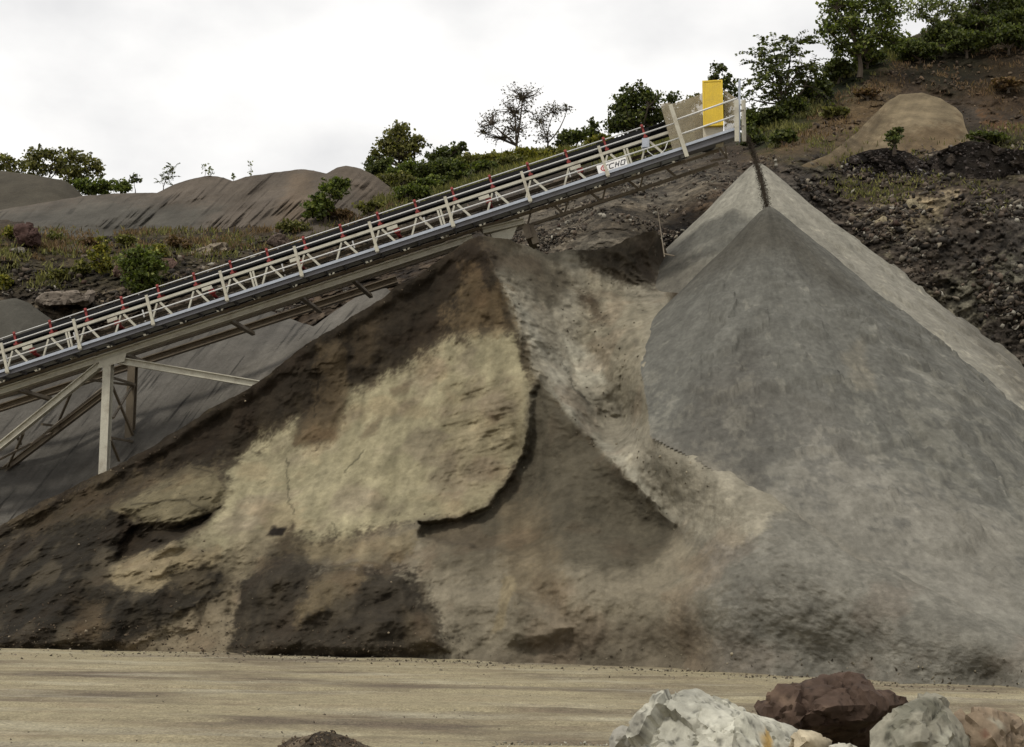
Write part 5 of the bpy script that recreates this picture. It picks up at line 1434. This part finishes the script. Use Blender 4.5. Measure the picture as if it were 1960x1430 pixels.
tree('sapling', 'tiny dark round-headed sapling on the saddle of the ridge', 'sapling', (259, 370), [(259, 343, 11, 10)], 82, 0.15, 420, 'dark', 206, clumps=8, trunk_r=0.04)
tree('sapling', 'feathery sapling leaning right, alone on the ridge crest', 'sapling', (312, 366), [(318, 338, 10, 10), (332, 322, 13, 9), (312, 350, 8, 6)], 78, 0.11, 520, 'dark', 207, style='frond', clumps=6, trunk_r=0.04)
for k, (u, v, h) in enumerate(((392, 338, 30), (402, 338, 24), (447, 346, 14), (479, 336, 30))):
    tree('weed_stalk', ['thin pale weed stalk on the ridge crest, leftmost of the four', 'thin pale weed stalk right next to the leftmost one on the crest', 'short thin weed in the dip of the ridge crest', 'tall thin weed stalk on the crest, rightmost of the four'][k], 'weed', (u, v + 2),
         [(u, v - h * 0.7, 5, h * 0.3), (u + 2, v - h * 0.3, 5, h * 0.25)], 72, 0.12, 60, 'pale', 210 + k, clumps=5, trunk_r=0.018, twig=0.7, group='weed stalks on the ridge crest')
# on and beside the ridge
tree('shrub', 'leafy green shrub growing on the right shoulder of the spoil ridge', 'shrub', (622, 420), [(612, 392, 24, 22), (640, 362, 26, 18), (655, 350, 14, 10), (600, 410, 18, 12)], 64.5, 0.2, 2600, 'mid', 220, style='bush', clumps=16)
tree('shrub', 'low yellow-green shrub at the ridge foot, just above the conveyor rail', 'shrub', (705, 412), [(700, 398, 20, 11), (722, 392, 14, 8)], 63, 0.16, 900, 'olive', 221, style='bush', clumps=10)
tree('tree', 'dense rounded tree with ragged top, left end of the middle skyline', 'tree', (765, 335), [(765, 262, 34, 24), (740, 278, 26, 18), (792, 278, 26, 20), (765, 295, 34, 18), (720, 300, 18, 14)], 79, 0.22, 5000, 'olive', 222, group=SK, clumps=16, trunk_r=0.14)
tree('tree', 'small bushy tree directly right of the dense rounded one', 'tree', (845, 335), [(838, 296, 26, 18), (868, 288, 20, 14), (884, 282, 10, 10), (850, 312, 34, 14)], 78.5, 0.22, 2600, 'dark', 223, group=SK, clumps=14)
for k, (u, v, ru, rv, pl, lb) in enumerate(((725, 330, 30, 20, 'dark', 'dark bush at the left end of the green bank, next to the ridge tip'), (785, 338, 38, 22, 'mid', 'green bush on the bank beneath the dense rounded tree'), (840, 332, 36, 20, 'dark', 'dark bush on the bank beneath the small bushy tree'),
                                            (900, 318, 34, 18, 'olive', 'olive bush halfway along the green bank'), (948, 312, 34, 14, 'yellow', 'yellowish bush on the bank left of the nearly bare tree'), (1000, 304, 34, 14, 'yellow', 'yellowish bush around the foot of the nearly bare tree'),
                                            (1050, 298, 30, 12, 'olive', 'low olive bush on the bank beneath the thin small tree'), (790, 372, 28, 14, 'mid', 'bright green low bush beside the tip of the ridge, above the conveyor'), (880, 345, 34, 12, 'dark', 'dark low bush under the bank, close above the conveyor rail'), (757, 352, 30, 16, 'olive', 'olive bush between the ridge tip and the dark bushes of the bank'), (822, 356, 30, 14, 'mid', 'green low bush in the second row of the bank, under the small bushy tree'), (872, 326, 26, 16, 'mid', 'green bush on the bank just right of the small bushy tree'), (930, 326, 30, 13, 'mid', 'green low bush of the bank, beneath the yellowish bushes'),
                                            (975, 316, 28, 12, 'olive', 'olive low bush left of the bare trunk, close above the conveyor'), (1028, 304, 26, 11, 'yellow', 'yellowish low bush right of the bare trunk, close above the conveyor'), (1150, 272, 24, 10, 'yellow', 'yellowish low bush left of the foot of the big dark tree'))):
    tree('bush', lb, 'bush', (u, v + rv), [(u - ru * .5, v - 1, ru * .7, rv * 1.0), (u + ru * .5, v - 4, ru * .7, rv * 1.05), (u, v - rv * .6, ru * .6, rv * .8)], hill_d(u, v + rv * .5) - .5, 0.18, int(ru * rv * 6.0), pl, 230 + k, style='bush', clumps=12, group='bushes on the green bank')
tree('tree', 'tall nearly bare tree with fine dark twigs in the middle of the skyline', 'tree', (992, 305), [(1000, 182, 34, 26), (985, 210, 34, 24), (988, 245, 22, 26), (940, 232, 26, 22), (960, 262, 34, 14), (925, 250, 14, 14)], 77, 0.13, 2000, 'bare', 250, group=SK, clumps=22, trunk_r=0.13, twig=1.3, spread=0.24)
tree('tree', 'smaller thin tree with sparse pale crown right of the nearly bare one', 'tree', (1048, 300), [(1035, 230, 22, 22), (1060, 212, 24, 18), (1085, 208, 14, 12), (1045, 258, 22, 16)], 77, 0.13, 1000, 'bare', 251, group=SK, clumps=18, trunk_r=0.08, twig=1.1, spread=0.26)
tree('bush', 'round dark bush on the skyline between the thin tree and the big dark one', 'bush', (1100, 290), [(1090, 264, 22, 16), (1112, 258, 22, 16), (1080, 275, 18, 10)], 75.5, 0.2, 1900, 'dark', 252, style='bush', clumps=12, group=SK)
tree('tree', 'small conical dark tree right of the round dark bush', 'tree', (1136, 285), [(1136, 245, 14, 16), (1134, 262, 18, 14)], 75, 0.2, 1000, 'dark', 253, clumps=10, group=SK)
tree('tree', 'big dark rounded tree standing left of the conveyor head', 'tree', (1222, 285), [(1215, 182, 34, 20), (1195, 205, 28, 24), (1240, 200, 34, 24), (1215, 232, 48, 24), (1180, 238, 24, 18), (1250, 240, 28, 18)], 74, 0.21, 8000, 'dark', 254, clumps=20, trunk_r=0.16, group=SK)
tree('tree', 'slim tree top showing between the big dark tree and the mesh guard', 'tree', (1285, 280), [(1283, 190, 18, 16), (1275, 215, 22, 20), (1300, 225, 20, 20)], 75, 0.2, 1500, 'dark', 255, clumps=12, group=SK)
tree('tree', 'olive tree behind the mesh guard left of the yellow guard', 'tree', (1322, 280), [(1318, 200, 20, 14), (1330, 190, 14, 12), (1318, 228, 24, 22)], 73, 0.2, 1500, 'olive', 256, clumps=12, group=SK)
tree('tree', 'thin tree showing directly above and behind the yellow guard', 'tree', (1378, 280), [(1374, 130, 16, 12), (1366, 148, 16, 14), (1394, 155, 16, 16), (1400, 182, 18, 20), (1380, 215, 24, 26)], 71, 0.2, 2000, 'dark', 257, clumps=12, group=SK)
# right skyline
tree('tree', 'loose tree with hanging feathery leaves, first right of the conveyor head', 'tree', (1500, 235), [(1480, 92, 22, 14), (1515, 84, 18, 16), (1462, 125, 26, 18), (1500, 118, 30, 18), (1535, 120, 26, 24), (1455, 165, 26, 16), (1495, 155, 32, 18), (1540, 160, 26, 20), (1440, 188, 16, 12), (1480, 190, 26, 12)], 69, 0.21, 2900, 'dark', 260, style='frond', clumps=5, trunk_r=0.11, group=SK)
tree('tree', 'large leafy tree reaching the top edge, right of the loose feathery one', 'tree', (1645, 140), [(1600, 12, 30, 24), (1645, 5, 44, 26), (1700, 20, 36, 30), (1590, 55, 26, 24), (1630, 50, 42, 28), (1690, 62, 42, 28), (1605, 90, 30, 18), (1650, 88, 40, 20)], 71, 0.21, 9000, 'mid', 261, clumps=20, trunk_r=0.16, group=SK, spread=0.26)
tree('tree', 'pale green airy tree at the top edge, right of the large leafy one', 'tree', (1790, 70), [(1760, 15, 30, 22), (1800, 0, 36, 24), (1830, 22, 24, 16), (1785, 38, 26, 12)], 76, 0.19, 2400, 'pale', 262, clumps=14, group=SK)
tree('tree', 'dark tree filling the top right corner of the picture', 'tree', (1900, 60), [(1870, 0, 40, 24), (1920, -20, 50, 30), (1880, 25, 34, 16), (1950, 5, 36, 22)], 78, 0.21, 4200, 'dark', 263, clumps=16, group=SK)
hb = [(1440, 232, 30, 22, 'mid', 'green bush right behind the posts of the conveyor head'), (1440, 262, 26, 18, 'dark', 'dark low bush below the green one at the conveyor head'), (1478, 222, 28, 18, 'dark', 'dark bush on the hill edge under the feathery tree'), (1518, 202, 30, 18, 'dark', 'dark bush higher on the hill edge, under the right of the feathery tree'),
      (1560, 170, 30, 22, 'dark', 'dark bush on the hill edge left of the large leafy trunk'), (1605, 132, 32, 22, 'dark', 'dark bush on the hill edge under the large leafy tree'), (1660, 108, 34, 16, 'dark', 'dark flat bush on the hill edge under the right half of the large tree'), (1725, 84, 30, 14, 'mid', 'green bush on the hill edge between the large and the pale trees'),
      (1800, 62, 44, 16, 'dark', 'dark bush on the hillside below the pale green tree'), (1870, 48, 46, 18, 'dark', 'dark bush on the hillside below the corner tree, left of its neighbour'), (1940, 35, 40, 18, 'dark', 'dark bush at the right edge below the corner tree')]
for k, (u, v, ru, rv, pl, lb) in enumerate(hb):
    tree('bush', lb, 'bush', (u, v + rv), [(u - ru * .4, v + 3, ru * .65, rv * .8), (u + ru * .4, v, ru * .65, rv * .8), (u, v - rv * .3, ru * .6, rv * .7)], hill_d(u, v + rv) - .5, 0.19, int(ru * rv * 4.0), pl, 270 + k, style='bush', clumps=12, group='bushes on the hill edge')
for k, (u, v, ru, rv, pl, lb) in enumerate(((1760, 96, 40, 20, 'dark', 'low dark scrub patch on the upper hillside, left of its neighbours'), (1850, 80, 46, 24, 'dark', 'low dark scrub patch on the upper hillside below the corner bushes'), (1930, 72, 46, 26, 'dark', 'low dark scrub patch at the right edge under the corner bushes'),
                                            (1600, 215, 26, 10, 'olive', 'olive scrub on the tan bank left of the sandy mound'), (1890, 262, 36, 10, 'dark', 'dark scrub on the slope right of the sandy mound'), (1660, 178, 24, 9, 'rust', 'rusty scrub on the bank above the left of the sandy mound'),
                                            (1500, 262, 24, 14, 'dark', 'dark scrub low on the bank right of the conveyor head'), (1930, 160, 30, 10, 'rust', 'rusty scrub at the right edge above the sandy mound'))):
    tree('scrub', lb, 'scrub', (u, v + rv), [(u - ru * .5, v, ru * .6, rv * .8), (u + ru * .5, v, ru * .6, rv * .8), (u, v - 3, ru * .5, rv * .8)], hill_d(u, v + rv) - .4, 0.17, int(ru * rv * 4.5), pl, 350 + k, style='bush', clumps=12, group='scrub on the hillside')
tree('shrub', 'small green shrub standing in front of the tan sandy mound', 'shrub', (1712, 285), [(1710, 268, 16, 16), (1716, 252, 10, 10)], 57.6, 0.13, 900, 'dark', 285, style='bush', clumps=10)
# on the left bench
tree('bush', 'large yellow-green bush above the conveyor, the right and bigger of the pair', 'bush', (270, 560), [(268, 488, 28, 20), (250, 508, 24, 22), (292, 500, 24, 22), (270, 528, 34, 24), (268, 548, 28, 14)], hill_d(270, 552) - .4, 0.16, 4600, 'mid', 290, style='bush', clumps=16)
tree('bush', 'slender yellow-green bush, the left and thinner of the pair above the conveyor', 'bush', (195, 530), [(195, 470, 14, 16), (190, 495, 22, 18), (205, 512, 20, 14)], hill_d(195, 526) - .4, 0.15, 1900, 'yellow', 291, style='bush', clumps=12)
for k, (u, v, ru, rv, pl, lb) in enumerate(((305, 480, 14, 12, 'yellow', 'yellow weed clump at the right shoulder of the large bush'), (155, 512, 16, 14, 'olive', 'low olive weed clump left of the slender bush'), (112, 525, 18, 12, 'olive', 'low olive weed clump on the bench under the pale slab'), (20, 445, 12, 12, 'yellow', 'yellow weed clump left of the red-brown boulder'),
                                            (105, 455, 18, 9, 'olive', 'low weed clump right of the red-brown boulder'), (170, 462, 22, 9, 'rust', 'rusty brown weed clump at the ridge foot above the slender bush'), (345, 465, 24, 12, 'rust', 'rusty brown weed clump above the long pale slab'), (240, 462, 20, 10, 'olive', 'olive weed clump at the ridge foot above the large bush'),
                                            (5, 540, 14, 12, 'yellow', 'yellow weed clump cut by the left picture edge'), (640, 412, 36, 14, 'rust', 'wide rusty brush on the slope under the ridge shrub'), (560, 435, 30, 10, 'olive', 'low olive brush left of the rusty brush under the ridge'))):
    tree('weed_clump', lb, 'weeds', (u, v + rv), [(u, v, ru, rv), (u + ru * .4, v + rv * .3, ru * .6, rv * .6)], hill_d(u, v + rv) - .3, 0.15, int(ru * rv * 4.5), pl, 300 + k, style='bush', clumps=10, group='weed clumps on the bench', trunk_r=0.05)


# grasses and small weeds growing all over the rubble
def grass(poly, n, pal, seed, h=(0.15, 0.45), clump=0.4):
    r = np.random.default_rng(seed)
    p, _ = hill_points(n, poly, seed, clump)
    k = 5
    base = np.repeat(p, k, 0) + r.normal(0, 0.12, (n * k, 3)) * np.array([1, 1, 0.3])
    H = r.uniform(h[0], h[1], (n * k, 1))
    lean = r.normal(0, 0.35, (n * k, 3)) * H; lean[:, 2] = 0
    wv = np.array([1, 0.3, 0]) * 0.022 * (0.6 + r.random((n * k, 1)))
    tip = base + lean + np.array([0, 0, 1]) * H
    V = np.stack([base - wv, base + wv, tip + wv * .3, tip - wv * .3], 1).reshape(-1, 3)
    pal = np.array(LEAFC[pal]); c = pal[r.choice(3, n * k)] * (0.7 + 0.6 * r.random((n * k, 1)))
    return V, np.repeat(c, 4, 0)


gv = [grass([(-40, 440), (300, 440), (520, 450), (760, 385), (860, 370), (700, 440), (420, 545), (300, 555), (-40, 560)], 900, 'olive', 401, (0.08, 0.28)),
      grass([(-40, 440), (300, 440), (520, 440), (780, 385), (560, 480), (300, 500), (-40, 500)], 900, 'rust', 402, (0.08, 0.26)),
      grass([(690, 350), (900, 306), (1260, 258), (1420, 258), (1300, 300), (1000, 335), (860, 395), (740, 430)], 3600, 'olive', 403, (0.15, 0.4)),
      grass([(900, 308), (1080, 294), (1200, 282), (1080, 315), (900, 340)], 1800, 'yellow', 404, (0.15, 0.4)),
      grass([(1430, 265), (1500, 215), (1620, 135), (1800, 50), (1960, -25), (2100, -60), (2000, 70), (1800, 100), (1700, 135), (1600, 215), (1480, 290)], 1300, 'olive', 405, (0.1, 0.3)),
      grass([(1480, 300), (1600, 250), (1860, 240), (2040, 240), (2040, 300), (1600, 330)], 400, 'olive', 406, (0.08, 0.25)),
      grass([(1500, 330), (1960, 310), (2040, 320), (1900, 420), (1600, 380)], 350, 'olive', 407, (0.06, 0.18)),
      grass([(1480, 290), (1640, 140), (1740, 110), (2040, 60), (2040, 240), (1850, 200), (1720, 170), (1600, 260)], 500, 'rust', 408, (0.08, 0.25))]
V = np.concatenate([g[0] for g in gv]); C = np.concatenate([g[1] for g in gv])
tag(link('grass', mesh_from('grass', V, np.arange(len(V)).reshape(-1, 4), M_LEAF, C)), kind='stuff')

# ------------------------------------------------------------------ light
w = bpy.data.worlds.new('World'); scn.world = w; w.use_nodes = True
nt = w.node_tree; nt.nodes.clear()
wo = nt.nodes.new('ShaderNodeOutputWorld'); bg = nt.nodes.new('ShaderNodeBackground'); nt.links.new(bg.outputs[0], wo.inputs[0])
SUN_EL, SUN_AZ = math.radians(56), math.radians(-140)      # azimuth from +Y towards +X: over the left shoulder
sky = nt.nodes.new('ShaderNodeTexSky'); sky.sky_type = 'NISHITA'; sky.sun_disc = False
sky.sun_elevation = SUN_EL; sky.sun_rotation = SUN_AZ; sky.dust_density = 4
tc = nt.nodes.new('ShaderNodeTexCoord')
mp = nt.nodes.new('ShaderNodeMapping'); mp.inputs['Scale'].default_value = (1.5, 1.5, 2.6); nt.links.new(tc.outputs['Generated'], mp.inputs[0])
n1 = nt.nodes.new('ShaderNodeTexNoise'); n1.inputs['Scale'].default_value = 2.9; n1.inputs['Detail'].default_value = 7; n1.inputs['Roughness'].default_value = 0.5
nt.links.new(mp.outputs[0], n1.inputs['Vector'])
rp = nt.nodes.new('ShaderNodeValToRGB'); rp.color_ramp.elements[0].position = 0.34; rp.color_ramp.elements[0].color = (8.4, 8.35, 8.35, 1)
rp.color_ramp.elements[1].position = 0.54; rp.color_ramp.elements[1].color = (11.1, 10.95, 10.7, 1)
nt.links.new(n1.outputs[0], rp.inputs[0])
mx = nt.nodes.new('ShaderNodeMix'); mx.data_type = 'RGBA'; mx.inputs[0].default_value = 0.94
nt.links.new(sky.outputs[0], mx.inputs[6]); nt.links.new(rp.outputs[0], mx.inputs[7])
nt.links.new(mx.outputs[2], bg.inputs['Color']); bg.inputs['Strength'].default_value = 0.1
sl = bpy.data.lights.new('sun', 'SUN'); sl.energy = 2.2; sl.angle = math.radians(10); sl.color = (1.0, 0.95, 0.86)
so = bpy.data.objects.new('sun', sl); COL.objects.link(so)
sd = Vector((math.sin(SUN_AZ) * math.cos(SUN_EL), math.cos(SUN_AZ) * math.cos(SUN_EL), math.sin(SUN_EL)))
so.rotation_euler = sd.to_track_quat('Z', 'Y').to_euler()
scn.view_settings.view_transform = 'Standard'; scn.view_settings.look = 'None'
scn.view_settings.exposure = 0.0; scn.view_settings.gamma = 1.0
